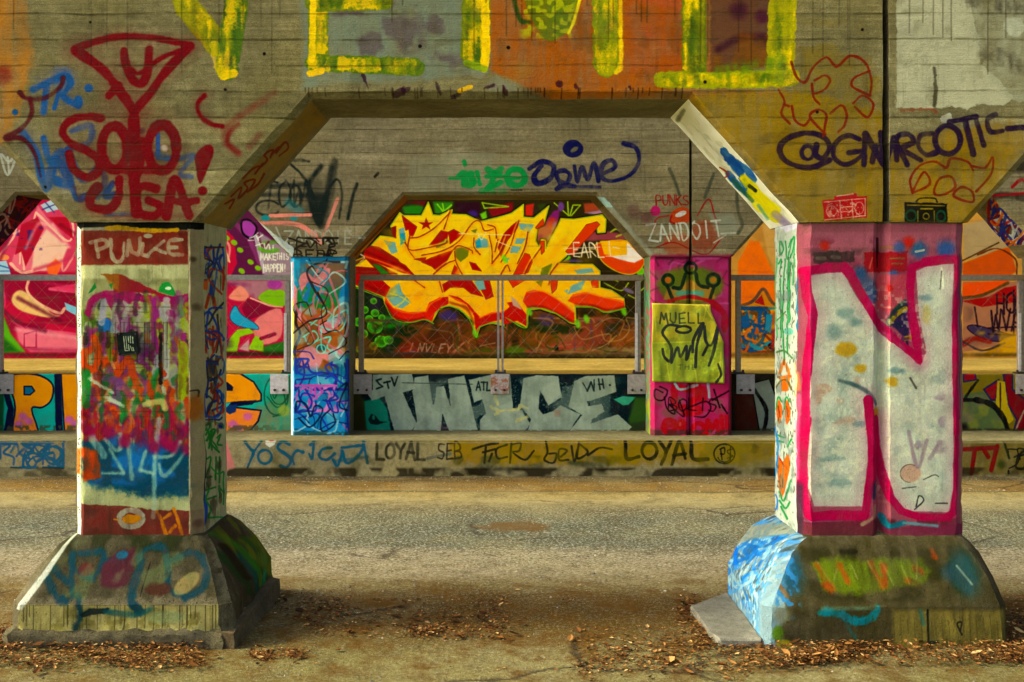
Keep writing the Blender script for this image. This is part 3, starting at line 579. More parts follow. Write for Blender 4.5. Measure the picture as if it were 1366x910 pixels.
def art_left_pillar_side():
    c = Canvas('paint_left_pillar_side', (-1.493, 0, .4), (0, 1, 0), (0, 0, 1), .56, 1.7, 520).oblique()
    c.F('255,290 305,290 305,740 255,740', 'a39c80', soft=1, a=.9, tex=.25)
    b = '17387a'
    c.S('268,350 274,342 273,332 267,340 268,372 276,374', b, 2.6); c.S('282,328 277,342 284,352 280,370 276,364', b, 2.6); c.S('286,330 285,356 294,326|286,344 293,360', b, 2.6); c.S('290,346 296,340 292,350 297,364', b, 2.4); c.S('269,374 271,378', b, 3)
    rd = '963a18'
    c.S('276,376 275,384', 'b0541c', 6); c.S('280,392 276,410|282,388 288,412 286,398', rd, 4); c.S('284,376 282,392', '29407a', 5); c.S('272,430 273,456|290,420 292,450 288,470', '3c2a18', 2.4); c.S('278,440 282,460 290,436|284,436 284,470|276,452 274,470', '8a2f1c', 3.4)
    c.S('276,478 282,500 288,476|294,476 284,490', '5c2c20', 3.4); c.S('274,486 276,530|278,508 290,502 294,494', '1c2c5a', 3); c.S('280,480 282,496', '2c3f86', 4); c.S('280,512 284,524 291,512 286,534', '98201c', 3.6); c.S('272,526 274,556 280,540 290,534', b, 3); c.O(293, 530, 3, 9, b, 2.2); c.S('280,545 278,560|284,548 288,566', rd, 3); c.S('286,556 294,552', b, 3.4); c.B(295, 568, 5, '1a1470', 1.)
    g = '1a6a2a'
    c.S('272,566 273,612|272,568 280,566 276,580|276,588 284,576 278,598', g, 2.4); c.S('282,600 282,576 288,574 283,586 290,598', g, 2.4); c.S('290,584 295,580 290,592 296,594', g, 2.4); c.S('275,612 280,610 279,622 275,636 283,636|288,610 288,640|293,610 293,644', g, 2.4); c.S('276,654 288,650|278,666 288,662|293,648 293,664', g, 2.4); c.S('273,600 274,660', '111a30', 1.6)
    c.F('269,664 273,655 277,668 276,692 271,704 268,690', '1f4f92', smooth=True); c.S('271,672 272,690', '6f94c0', 2.4)
    c.K((268, 330, 298, 560), ['1c3f8a', '14306e', '1a4aa0', '98301c', '2a2a2a', '1f5a9a'], 26, 2.4, 15, .7, soft=1.3, a=.9); c.K((270, 560, 298, 690), ['1a6a2a', '1f7a34'], 7, 2.2, 16, .6, soft=1.3)
    c.B(262, 560, 12, '96581a', .7, ry=20); c.M((256, 300, 300, 720), '3b3222', .6, .6)
    return c

def art_right_pillar():
    c = front('paint_right_pillar', .01, 1058, 1294, 298, 726, 2.0)
    c.F('1058,298 1294,298 1294,726 1058,726', '965a68', soft=1, tex=.18); c.F('1075,310 1285,310 1285,330 1075,330', '9e6070', soft=4); c.M((1070, 312, 1285, 400), '7a3c50', .52, .7); c.M((1072, 330, 1180, 362), '5e4048', .5, .6)
    c.F('1085,336 1140,336 1140,350 1085,352', '3a3632', soft=3, tex=.3, j=2); c.S('1090,345 1100,345|1110,343 1120,344', '5e5c50', 5); c.F('1152,337 1210,335 1210,362 1154,364', '8f1a24', soft=2, j=1.5, tex=.1); c.S('1188,345 1206,345|1190,352 1204,352', '7a5a3a', 2.5); c.S('1164,344 1160,358', 'b05a50', 2)
    c.S('1175,330 1212,330', '8a6a3a', 3, tex=.4)
    for x, y, r, q in ((1100, 328, 6, 'a8281c'), (1212, 325, 8, 'b0261c'), (1226, 334, 10, '30688e'), (1262, 333, 11, '2f5f94'), (1192, 367, 6, '3a5f94'), (1187, 384, 5, 'b02a2a'), (1200, 330, 7, '4a5a8a'), (1148, 365, 8, '2a5a7c')): c.B(x, y, r * 1.5, q, .95)
    c.S('1222,336 1232,334', 'b8b8a8', 3); c.B(1156, 380, 16, '2c6488', .7); c.B(1165, 394, 14, '1f5a84', .7); c.F('1172,366 1210,366 1206,400 1185,418 1172,410', 'b4505e', soft=5, a=.8); c.S('1187,384 1188,386', 'b02a28', 7)
    c.S('1186,432 1194,416 1208,404', '20443c', 8, soft=4); c.F('1188,432 1200,412 1212,404 1212,470 1206,450', '202c48', soft=3); c.S('1188,430 1198,418 1208,412', '9a8a1a', 6); c.S('1207,452 1216,450', '9a8a1a', 6); c.M((1190, 410, 1216, 470), '3d2a58', .5, .7, N_M)
    lt = 'bdc0b6'
    c.F('1080,368 1124,362 1140,392 1163,426 1180,446 1180,560 1168,560 1163,534 1152,534 1158,600 1152,676 1086,676 1078,650', lt, soft=2, tex=.06)
    c.F('1222,362 1240,354 1272,352 1270,420 1272,560 1272,650 1266,684 1210,682 1190,660 1176,600 1172,540 1178,440 1205,462 1228,488 1236,470 1226,420', lt, soft=2, tex=.06)
    c.F('1160,440 1182,446 1228,490 1200,540 1168,530', lt, soft=3)
    c.M((1082, 380, 1160, 670), '8a9a96', .5, .55, soft=.25); c.M((1180, 480, 1268, 670), '8a9a98', .52, .5, soft=.25); c.M((1085, 500, 1150, 570), 'b08878', .54, .55); c.M((1195, 520, 1265, 610), '8a748a', .53, .55); c.M((1080, 370, 1270, 680), 'cfceb8', .57, .5, N_M)
    for x, y, r, q, ry in ((1128, 418, 16, '6f8a8a', 10), (1112, 442, 14, '6a8486', 14), (1142, 430, 12, '6f8a8a', 8), (1234, 398, 14, '6d8892', 6), (1236, 420, 8, 'b5ab6a', 18), (1196, 495, 16, '5d7f88', 6), (1120, 645, 22, '7d9494', 8), (1110, 612, 26, '7d9494', 5), (1146, 566, 14, '6f8c90', 6)): c.B(x, y, r, q, .65, ry=ry)
    for x, y, r, ry in ((1128, 466, 19, 13), (1148, 492, 10, 7), (1190, 510, 9, 8), (1170, 553, 8, 12)): c.E(x, y, r * .75, ry * .75, 'b8941a', a=.85, soft=6, j=2)
    c.S('1120,508 1140,514 1158,524 1170,540', '4d6468', 5, soft=4); c.E(1215, 632, 14, 12, 'b89484', soft=4, a=.8, j=1.5); c.O(1214, 632, 13, 12, '6a5a58', 1.2, 90, 300); c.S('1232,640 1246,634 1252,636|1204,652 1222,650', '55585a', 1.4); c.S('1212,576 1224,624 1236,588|1250,596 1240,612', '8d7888', 5, soft=3, a=.7); c.S('1220,680 1232,668 1226,662 1222,676', '33383a', 1.6); c.S('1248,672 1264,672', '3c4244', 2); c.S('1256,358 1258,384', 'dcdccc', 3); c.S('1256,362 1254,386', '56564c', 1.2); c.S('1214,505 1222,518', '55524a', 3)
    c.M((1062, 690, 1288, 726), '5e3038', .3, .85); c.F('1066,694 1152,692 1174,700 1172,726 1060,726', '6a3640', soft=4, tex=.2); c.F('1178,704 1290,700 1290,726 1178,726', '7a3450', soft=4, tex=.25); c.S('1178,690 1186,702 1206,698', '1f7488', 7, soft=3); c.S('1206,698 1250,702', '6aa0aa', 4, soft=3); c.S('1150,700 1166,690 1168,676', 'a09478', 5, soft=3); c.B(1166, 650, 6, '1f3f5e', .9, ry=24); c.S('1075,696 1140,694', '8a6a8a', 3, a=.7)
    mg = 'a50c50'; f = dict(smooth=False, soft=1.3, j=.5)
    for s, w in (('1073,362 1100,358 1126,357 1134,366 1150,394 1170,428 1192,452 1222,476', 11.5), ('1226,480 1224,460 1216,420 1214,385 1216,358', 11), ('1216,357 1234,350 1262,346 1277,346', 11.5), ('1277,347 1278,390 1275,440 1276,520 1278,580 1276,650 1272,684 1262,691', 10.5), ('1266,691 1226,690 1202,682 1188,664 1178,630 1172,590 1170,560', 10.5), ('1158,534 1163,580 1164,620 1158,660 1154,686', 11), ('1170,560 1172,600 1166,640', 9), ('1154,688 1110,687 1084,690', 12), ('1080,688 1073,664 1072,610 1076,560 1077,500 1082,450 1085,420 1078,394 1075,366', 11.5), ('1214,468 1226,482', 9)):
        c.S(s, mg, w, halo=.12, **f)
    c.S('1082,690 1150,690', mg, 11, smooth=False)
    c.F('1056,298 1066,298 1066,726 1056,726', 'c8cccb', soft=2); c.S('1066,372 1066,440', '2a8ab0', 4, soft=3); c.S('1066,500 1068,520', 'c8845a', 6, soft=4); c.S('1068,530 1066,640', 'c86a94', 6, soft=4); c.S('1284,340 1285,560', '2a4660', 3, soft=2, a=.8); c.S('1287,310 1287,700', '8a6a5a', 3); c.M((1060, 640, 1076, 726), '4a3a48', .3, .8)
    c.D(1174, 318, 4, 60, '3a0f14', 3, 3, 2, .6)
    return c
def art_right_pillar_side():
    c = Canvas('paint_right_pillar_side', (1.47, 0, .4), (0, 1, 0), (0, 0, 1), .57, 1.7, 520).oblique()
    c.F('1025,290 1075,290 1075,740 1025,740', 'b4bab6', soft=1, tex=.1); c.F('1020,282 1080,282 1074,300 1050,310 1040,304 1028,312', 'c8c6dc', soft=2)
    g = '1c8a48'
    for s in ('1040,330 1042,322 1045,332 1041,340 1040,330', '1048,322 1050,346 1056,320 1052,330', '1056,322 1060,316 1058,334 1054,344', '1038,352 1042,346 1040,362', '1052,346 1050,470', '1047,346 1044,420 1046,478', '1054,350 1053,430', '1041,372 1042,450'): c.S(s, g, 1.8)
    c.S('1051,350 1051,430', '3f9a6a', 1.6); c.E(1052, 442, 6, 5, '6fb0a4', soft=2); c.S('1036,428 1048,416', '4a7a40', 1.6)
    o = 'd06a14'
    c.S('1040,498 1046,484 1052,498 1050,520|1040,504 1054,502', o, 4); c.S('1046,486 1046,480', '8a5a20', 3); c.F('1041,506 1052,504 1050,522 1043,522', o); c.S('1036,516 1042,508 1050,508 1056,520', '6a5a1c', 2.4); c.S('1036,470 1046,468 1056,478', '4f7a4a', 2.4)
    for x in (1039, 1050): c.F([[(x - 3, 540), (x + 1, 534), (x + 4, 545), (x + 3, 560), (x, 566), (x - 3, 556)]], o, smooth=True); c.S([[(x - 1, 542), (x + 1, 556)]], '8a3a14', 2); c.S([[(x - 4, 546), (x - 1, 530), (x + 4, 536)]], g, 2)
    c.S('1036,580 1046,584|1036,588 1045,590|1050,596 1056,586', g, 2.4)
    c.F('1037,606 1044,616 1052,606 1054,622 1044,664 1038,640', o, smooth=True); c.S('1040,612 1046,622', '9a3a12', 2); c.S('1040,656 1046,668 1056,640', g, 2.4); c.S('1040,668 1048,678 1054,670|1042,676 1050,692', g, 2.6)
    c.O(1034, 670, 3, 10, '2a6fc0', 2.2); c.S('1034,690 1036,700', '2a5fb0', 3); c.S('1064,712 1060,720', '2a7fc0', 5); c.S('1031,310 1031,700', '3f9a60', 1.4, a=.7); c.S('1064,382 1066,440', '5ac0d8', 5, soft=3); c.F('1060,480 1068,480 1068,530 1060,530', 'd8a884', soft=4, a=.7); c.F('1060,560 1070,560 1070,660 1062,660', 'd890b0', soft=4, a=.7); c.M((1030, 300, 1070, 720), '6f7c7c', .56, .6); c.M((1030, 300, 1070, 720), '4a4a40', .64, .6, N_M); c.S('1036,345 1034,400 1037,450|1060,330 1058,380', '3f9a60', 2, a=.8); c.S('1034,570 1038,600 1033,640', '2a7fc0', 2.4)
    return c

def art_left_haunch():
    c = Canvas('paint_left_haunch', (-1.493, 0, 2.03), (.6653, 0, .7466), (0, 1, 0), .84, .64, 420).oblique()
    c.F('255,310 275,300 300,305 435,160 410,130', '8a7030', a=.7, soft=3, tex=.35); q = '6f2c0c'
    for s in ('308,262 322,250 318,264 330,252 326,244 340,240 334,252', '324,238 336,226 346,222 340,232 350,218', '344,226 356,214 352,206 364,200 360,210', '362,206 372,196 368,204 380,190 384,198 372,208', '300,272 312,266 306,278', '330,256 344,246 352,232'): c.S(s, q, 2.6)
    return c
def art_right_haunch():
    c = Canvas('paint_right_haunch', (1.47, 0, 2.03), (-.6653, 0, .7466), (0, 1, 0), .84, .64, 420).oblique()
    c.F('890,140 930,120 1090,300 1050,330 890,165', 'efede6', soft=1, tex=.02); c.M((900, 140, 1060, 310), 'b8b4a0', .56, .4)
    for s, w in (('966,202 976,216 988,230', 9), ('976,214 996,226 1006,240', 8), ('972,232 984,246 1000,260', 7), ('990,238 1006,256', 7)): c.S(s, '0d5cb0', w * 1.2, soft=2, j=1)
    for s, w in (('992,238 1006,252 1022,268', 10), ('1002,258 1016,276 1036,290', 11), ('1016,264 1036,280', 9)): c.S(s, 'e4d80c', w * 1.2, soft=2, j=1)
    c.S('978,240 990,254 1004,268', '2a6a5a', 5, soft=3); c.S('1000,248 1008,254', '18241a', 5); c.S('960,224 972,232 966,238', '9a3a18', 2); c.S('1034,286 1050,300', 'a89ac0', 10, soft=4); c.S('1012,274 1024,292', '7ab0a0', 4, soft=3); c.S('905,160 912,148', '8a8878', 6, soft=4)
    return c
def art_back_haunch():
    l = Canvas('paint_back_left_haunch', (-1.534, 5.35, 2.03), (.6653, 0, .7466), (0, 1, 0), .84, .61, 300).oblique()
    l.F('460,350 480,350 550,270 540,255', '8a5a1c', a=.85, soft=2, tex=.3); l.S('474,340 520,292 544,268', '5a3410', 2.4); l.S('482,336 522,296', 'c08a3a', 2)
    o = Canvas('paint_far_left_haunch', (-5.38, 5.35, 2.03), (.6653, 0, .7466), (0, 1, 0), .84, .61, 300).oblique()
    o.F('-100,400 -60,420 80,260 20,255', '3a1830', a=.95, soft=2); o.K((-10, 262, 60, 320), ['7a1a2c', '5a1a58', '9a8a98', '2a1a50', '86283a'], 26, 2.5, 3, .5)
    r = Canvas('paint_far_right_haunch', (5.22, 5.35, 2.03), (-.6653, 0, .7466), (0, 1, 0), .84, .61, 300).oblique()
    r.F('1300,255 1320,250 1400,350 1360,350', '8a8a92', soft=1); r.K((1306, 260, 1372, 345), ['1c2a86', 'b0b4c4', 'a81c1c', 'c0c8d8', '2a3a90', 'c06a1c', '701426', '20308a'], 80, 3.2, 9, .45, soft=1.2); r.S('1312,268 1322,276', '1c208a', 9, soft=2)
    return l, o, r
def art_back_left_pillar():
    c = front('paint_back_left_pillar', 5.36, 382, 474, 340, 586, 2.4)
    c.F('382,340 474,340 474,586 382,586', '1d7fb0', soft=1); c.M((384, 345, 470, 420), '8a5a3c', .52, .8); c.F('384,346 400,345 398,400 386,400', '2b9ac0', soft=4); c.F('400,352 456,350 456,372 400,372', '8a6a50', soft=6, a=.7, tex=.3)
    c.F('398,376 402,366 410,364 420,372 430,362 436,358 440,362 428,384 410,376 404,400 398,400', 'd08a90', soft=1.6, smooth=True); c.S('412,346 424,366 436,346', '2a2026', 1.6)
    c.F('392,420 402,412 440,400 462,410 464,480 440,500 405,505 392,470', 'a8662c', soft=6, j=3); c.M((392, 400, 466, 500), '7a4a26', .52, .7); c.F('386,400 392,400 390,540 384,540', 'c8b434', soft=2); c.F('392,380 400,400 402,430 394,420', 'd88f9c', smooth=True); c.F('400,470 416,462 430,480 415,500 402,496', 'd4909c', soft=3, smooth=True)
    c.S('398,404 394,430 400,446 392,470 400,490', '2a1c24', 4); c.F('424,436 446,424 454,432 432,446', 'd08a94', ol='2a1a20', smooth=True); c.S('454,420 462,436 458,462', '3a2018', 5); c.S('404,432 428,420', 'c04a54', 2); c.F('420,474 452,462 458,472 436,482', 'd48a8c', soft=3); c.E(428, 464, 7, 5, '2a5a64', soft=3)
    c.T('KASN', 397, 384, 12, 26, '17803c', 4.5, gap=.15, soft=2); 
    for s in ('412,436 432,418 434,410 428,414', '434,414 442,420 438,428 462,414 452,442 412,430', '404,450 418,442 424,452 412,460 406,450', '420,456 440,450 436,464 448,472 430,468 428,440', '452,480 462,478 458,494 446,496 444,486 454,482', '448,498 452,494'): c.S(s, '7ad0c8', 2, smooth=True)
    c.O(428, 466, 6, 6, '8ad4d0', 1.4); c.F('386,490 466,496 466,586 386,586', '1a86c0', soft=14, a=.85); c.M((388, 500, 466, 580), '2aa0d4', .5, .6); c.F('444,480 466,470 466,560 450,520', '14708e', soft=8, a=.8)
    c.M((388, 345, 466, 580), '8fc0d0', .52, .6); c.K((390, 350, 462, 480), ['2a1c24', 'c87a86', 'b0d0d0', '2f88a8', '8a4a2a'], 16, 2.2, 44, .5, soft=1.2, a=.85); c.K((390, 470, 464, 576), ['142a5c', '2a3aa8', '9ac0d8', '1c2c6a', 'b868b8', '0f5a86'], 18, 1.8, 45, .45, soft=1.1, a=.9)
    c.K((394, 480, 462, 520), ['2a3aa8', '3a2a90', '2a4ab0'], 14, 2.8, 4, .5); c.K((394, 515, 460, 548), ['c860b8', 'd088c8', 'b858b0'], 10, 3.4, 6, .6); c.K((394, 520, 464, 550), ['2434a0', '1a2c78'], 8, 2.4, 8, .5)
    n = '14244a'; c.S('394,548 396,536 408,540 414,556 420,542 430,546 424,560 412,570 398,558', n, 2.2); c.S('440,546 428,560 430,576 446,566 444,552', n, 2.2); c.S('450,520 462,512 452,540 462,548', n, 2.2); c.S('404,556 412,564', n, 2); c.M((384, 574, 470, 586), '3a4a44', .3, .7, N_M)
    c.F('380,350 389,350 390,586 380,586', 'b8c8cc', soft=1.5); c.S('385,400 385,520', 'c8b838', 3, soft=2)
    c.F('464,340 476,340 476,586 466,586', '3d1f22', soft=1.5)
    return c
def art_back_right_pillar():
    c = front('paint_back_right_pillar', 5.36, 858, 984, 338, 586, 2.4)
    c.F('858,338 984,338 984,586 858,586', 'a02c68', soft=1, tex=.15); c.M((862, 345, 980, 420), 'a8407a', .5, .7); c.M((862, 345, 980, 400), '8a6a5e', .54, .6)
    c.M((862, 345, 980, 586), '86706a', .55, .6); c.K((866, 345, 978, 405), ['7a1c4a', 'c060a0', '5a2a3a', '8a8a7a'], 14, 2.4, 61, .4, soft=2, a=.6)
    c.E(921, 382, 44, 26, '5a7418', soft=10, j=2, a=.85); c.F('885,400 890,384 905,386 920,372 936,384 948,378 954,398 940,402', '9a7a34', soft=3); c.S('905,392 935,392', '4fa09a', 8, soft=5)
    k = '12281c'
    c.O(891, 374, 7, 7, k, 4.5); c.O(921, 358, 7.5, 7, k, 4.5); c.O(951, 374, 8, 8, k, 4.5); c.S('890,382 898,402|898,384 908,384 914,366|928,366 932,380 944,384|952,383 946,402', k, 4.5); c.E(891, 374, 4, 4, 'a8641c'); c.E(951, 374, 4, 4, 'a8741c'); c.S('892,402 920,396 946,402', 'a01c20', 5); c.S('950,404 966,420 966,440', '96142a', 9)
    c.F('864,512 980,512 980,586 864,586', 'a82a64', soft=3, tex=.12); c.M((866, 514, 978, 584), 'a85078', .5, .7); c.M((866, 514, 978, 586), '7a5a50', .56, .7)
    r = 'a30c1c'; c.S('900,516 900,540 914,546|908,518 930,524 924,540 934,548 914,552', r, 9, soft=3, j=1.5); c.S('930,516 940,524 936,536', r, 8, soft=3, j=1.5); c.O(893, 569, 8, 8, r, 7, 20, 350); c.S('886,569 902,568', r, 5); c.E(909, 567, 7, 8, r, soft=3); c.E(907, 566, 2, 3, 'b04a4a'); c.S('912,572 918,580', r, 5); c.O(932, 572, 7, 7, r, 6); c.S('942,578 944,562 950,572 956,562 958,578', r, 6, smooth=False, soft=2); c.S('962,556 964,576|969,556 970,572', r, 6, soft=2)
    c.S('900,512 908,520 930,514|944,510 946,530', '9ab0b8', 3.5)
    z = '220c18'; c.S('884,524 874,520 874,532 884,534 890,522 880,516', z, 2); c.S('886,530 890,546 900,552 894,534|892,540 912,556 906,534', z, 2); c.S('916,546 940,536 948,544 940,556 926,556', z, 2); c.S('952,520 960,544|950,534 972,522|962,540 970,552', z, 2.4); c.T('BOLIS', 892, 532, 11, 16, z, 1.6, gap=.2)
    c.F('856,338 866,338 868,586 856,586', '7d8a6a', soft=2, j=1); c.M((856, 338, 868, 586), 'a85a6a', .5, .8, N_M); c.F('972,345 984,345 984,586 974,586', '6e2a30', soft=3); c.M((860, 572, 984, 586), '4a3a30', .3, .7, N_M); c.S('920.5,338 920.5,580', '1a0f12', 1.6, a=.6)
    return c
def art_back_right_pillar_side():
    c = Canvas('paint_back_right_pillar_side', (1.467, 5.35, .2), (0, 1, 0), (0, 0, 1), .56, 1.85, 200).oblique()
    c.F('850,330 875,330 875,590 850,590', '6d7a5c', soft=1); c.M((855, 330, 872, 590), 'a85a64', .48, .8, N_M); c.M((855, 330, 872, 590), '4fa08a', .55, .8, N_M); c.M((855, 500, 872, 590), '8a9a2a', .4, .7)
    return c
def art_parapets():
    l = front('paint_left_parapet', 5.73, -80, 392, 494, 582, 2.2)
    l.F('-80,494 392,494 392,582 -80,582', '19b0a8', soft=1, tex=.06); l.M((-80, 494, 390, 582), '12908c', .5, .6); l.F('340,545 392,520 392,582 320,582', '8f8f72', soft=12, j=5, a=.9, tex=.3); l.F('-80,494 6,494 4,582 -80,582', '1a5a3c', soft=4)
    n = '141d44'; o = 'f0a010'
    l.F('0,512 10,518 18,545 16,580 4,580 10,545', n); l.F('6,504 30,499 54,502 70,514 68,534 56,544 42,546 50,580 18,580 20,544 14,520', o, ol=n, ow=2.4, smooth=True, g=('e88a3a', (40, 530), (40, 580))); l.F('32,516 42,516 46,522 40,527 32,527', '1b7aa0', ol=n, ow=2)
    l.F('72,500 80,498 84,580 74,580', n); l.F('81,499 120,499 120,580 86,580', o, ol=n, ow=2.2, g=('e88a4a', (90, 540), (90, 580)))
    l.F('290,498 320,499 338,510 348,526 348,535 316,541 290,542', o, ol=n, ow=2.4); l.F('290,511 303,510 311,517 310,522 290,522', n); l.F('290,516 298,514 302,521 290,521', '2ab8c0'); l.F('290,540 312,536 342,534 336,540 320,542 290,544', n); l.F('288,542 306,543 330,546 348,548 344,562 334,574 318,579 288,577', 'f0913a', ol=n, ow=2.4); l.F('296,541 316,540 314,550 306,553 298,548', '1c3f78'); l.F('292,540 308,537 300,546', '2cc0c4')
    for x, y in ((30, 556), (38, 562), (25, 566), (92, 560), (100, 566), (310, 566), (330, 556), (318, 572)): l.E(x, y, 6, 5, 'd070c0', soft=5, a=.85)
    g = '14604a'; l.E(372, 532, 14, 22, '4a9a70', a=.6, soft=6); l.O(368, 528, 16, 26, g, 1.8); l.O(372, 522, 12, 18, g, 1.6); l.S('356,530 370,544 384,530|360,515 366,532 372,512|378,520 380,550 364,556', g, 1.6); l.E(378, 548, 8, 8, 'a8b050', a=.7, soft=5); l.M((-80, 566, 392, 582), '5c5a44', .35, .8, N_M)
    m = front('paint_middle_parapet', 5.73, 462, 874, 494, 582, 2.4)
    m.F('462,494 874,494 874,582 462,582', '08222c', soft=1); m.M((465, 496, 870, 580), '0c2c36', .5, .6); m.F('462,530 476,528 496,540 500,582 462,582', '2a5230', soft=8); m.F('486,536 505,530 516,545 522,580 488,580', '1a8a7a', soft=3); m.F('462,494 478,494 490,582 462,582', '3c3a1c', soft=5); m.F('491,560 495,552 502,556 506,562 516,563 504,567 494,566', '10302c'); m.E(498, 557, 2, 3, '2a8a7c')
    m.F('818,533 830,529 848,530 838,540 830,541', '3aa08c'); m.F('846,530 864,530 864,582 840,582 838,560', '3a5a28', soft=6); m.F('840,565 874,560 874,582 836,582', '33402c', soft=6)
    gr = 'a9b2a8'
    for s in ('497,500 549,499 554,519 537,524 556,566 545,579 527,579 513,529 496,535 489,524 497,520', '553,504 571,501 577,540 579,540 582,517 592,515 600,542 601,541 597,506 619,501 637,574 600,579 590,553 587,579 549,579 556,562 550,523', '625,507 660,499 680,499 684,545 696,548 707,566 697,579 640,579 640,560 648,552 643,533 632,537', '698,505 715,501 744,502 749,530 731,541 720,521 718,545 724,553 738,548 747,541 774,553 756,579 702,579 708,560 693,540', '766,509 780,502 819,501 822,523 783,536 784,542 802,539 806,549 789,560 788,565 824,553 842,570 834,579 756,579 776,554 758,543'):
        m.F(s, gr, soft=1.6, j=.6, tex=.08)
    m.M((490, 500, 840, 580), '8d9890', .5, .6); m.M((490, 500, 840, 580), 'a5ada0', .66, .45, N_F, .06); m.M((570, 540, 600, 575), 'b07a84', .52, .6); m.M((735, 545, 775, 575), 'a87c70', .5, .5)
    for s in ('669,548 690,546 694,541 703,545', '654,543 666,549 660,552', '688,562 704,556', '660,530 664,540'): m.S(s, 'c4bf90', 4, tex=.3, j=1.5)
    m.S('536,511 630,513', '3a4a48', 1); k = '14282c'
    m.S('508,506 502,508 506,513 510,516 502,519|512,511 520,509|516,509 518,518|522,504 526,515 530,503', k, 2.2, smooth=False); m.T('ATL', 635, 510, 5.5, 11, k, 2, gap=.25); m.S('777,511 783,522 788,510 792,522 792,507|798,506 800,520|803,506 805,518|798,513 804,513', k, 2.1, smooth=False); m.E(813, 514, 1.5, 1.5, k)
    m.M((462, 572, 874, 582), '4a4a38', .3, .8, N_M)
    r = front('paint_right_parapet', 5.73, 972, 1460, 494, 582, 2.2)
    r.F('972,494 1460,494 1460,582 972,582', '2a2418', soft=1); r.F('980,528 1010,520 1010,582 980,582', '5a2418', soft=8, a=.8); r.F('1002,512 1026,506 1040,545 1040,582 1014,582', '8a8f88', ol='0f0f10'); r.S('1006,520 1022,548 1018,580', '101012', 5)
    r.F('1270,494 1460,494 1460,582 1270,582', '7a6c1c', soft=2); r.F('1270,530 1310,522 1335,545 1348,580 1270,582', '5c6a48', soft=2); r.M((1280, 525, 1345, 580), '8a8a3a', .52, .6); r.M((1280, 525, 1345, 580), '7a6a60', .56, .6)
    r.F('1285,500 1300,497 1302,507 1285,510', '8a1424', ol='2a2a60', ow=2); r.F('1312,520 1332,507 1328,534 1322,534', '8a1020', ol='23285a', ow=2.4); r.F('1338,500 1350,498 1350,520 1376,540 1376,582 1350,582 1356,560 1344,540', '7a1020', ol='23285a', ow=2.4); r.F('1330,508 1340,510 1344,540 1352,560 1346,566 1336,556 1328,540', 'b09a1c'); r.S('1286,534 1292,524 1304,508', '101010', 4); r.S('1284,534 1300,534', '101010', 5); r.S('1302,534 1322,540 1338,558 1346,582', '0e1012', 7); r.B(1284, 572, 10, '101010', .9); r.S('1334,512 1334,545', '3a2a10', 2); r.S('1352,580 1362,556 1366,548', 'a8a090', 2); r.M((1362, 530, 1460, 582), '3a2a1c', .4, .7)
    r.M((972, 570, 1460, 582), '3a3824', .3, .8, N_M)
    return l, m, r
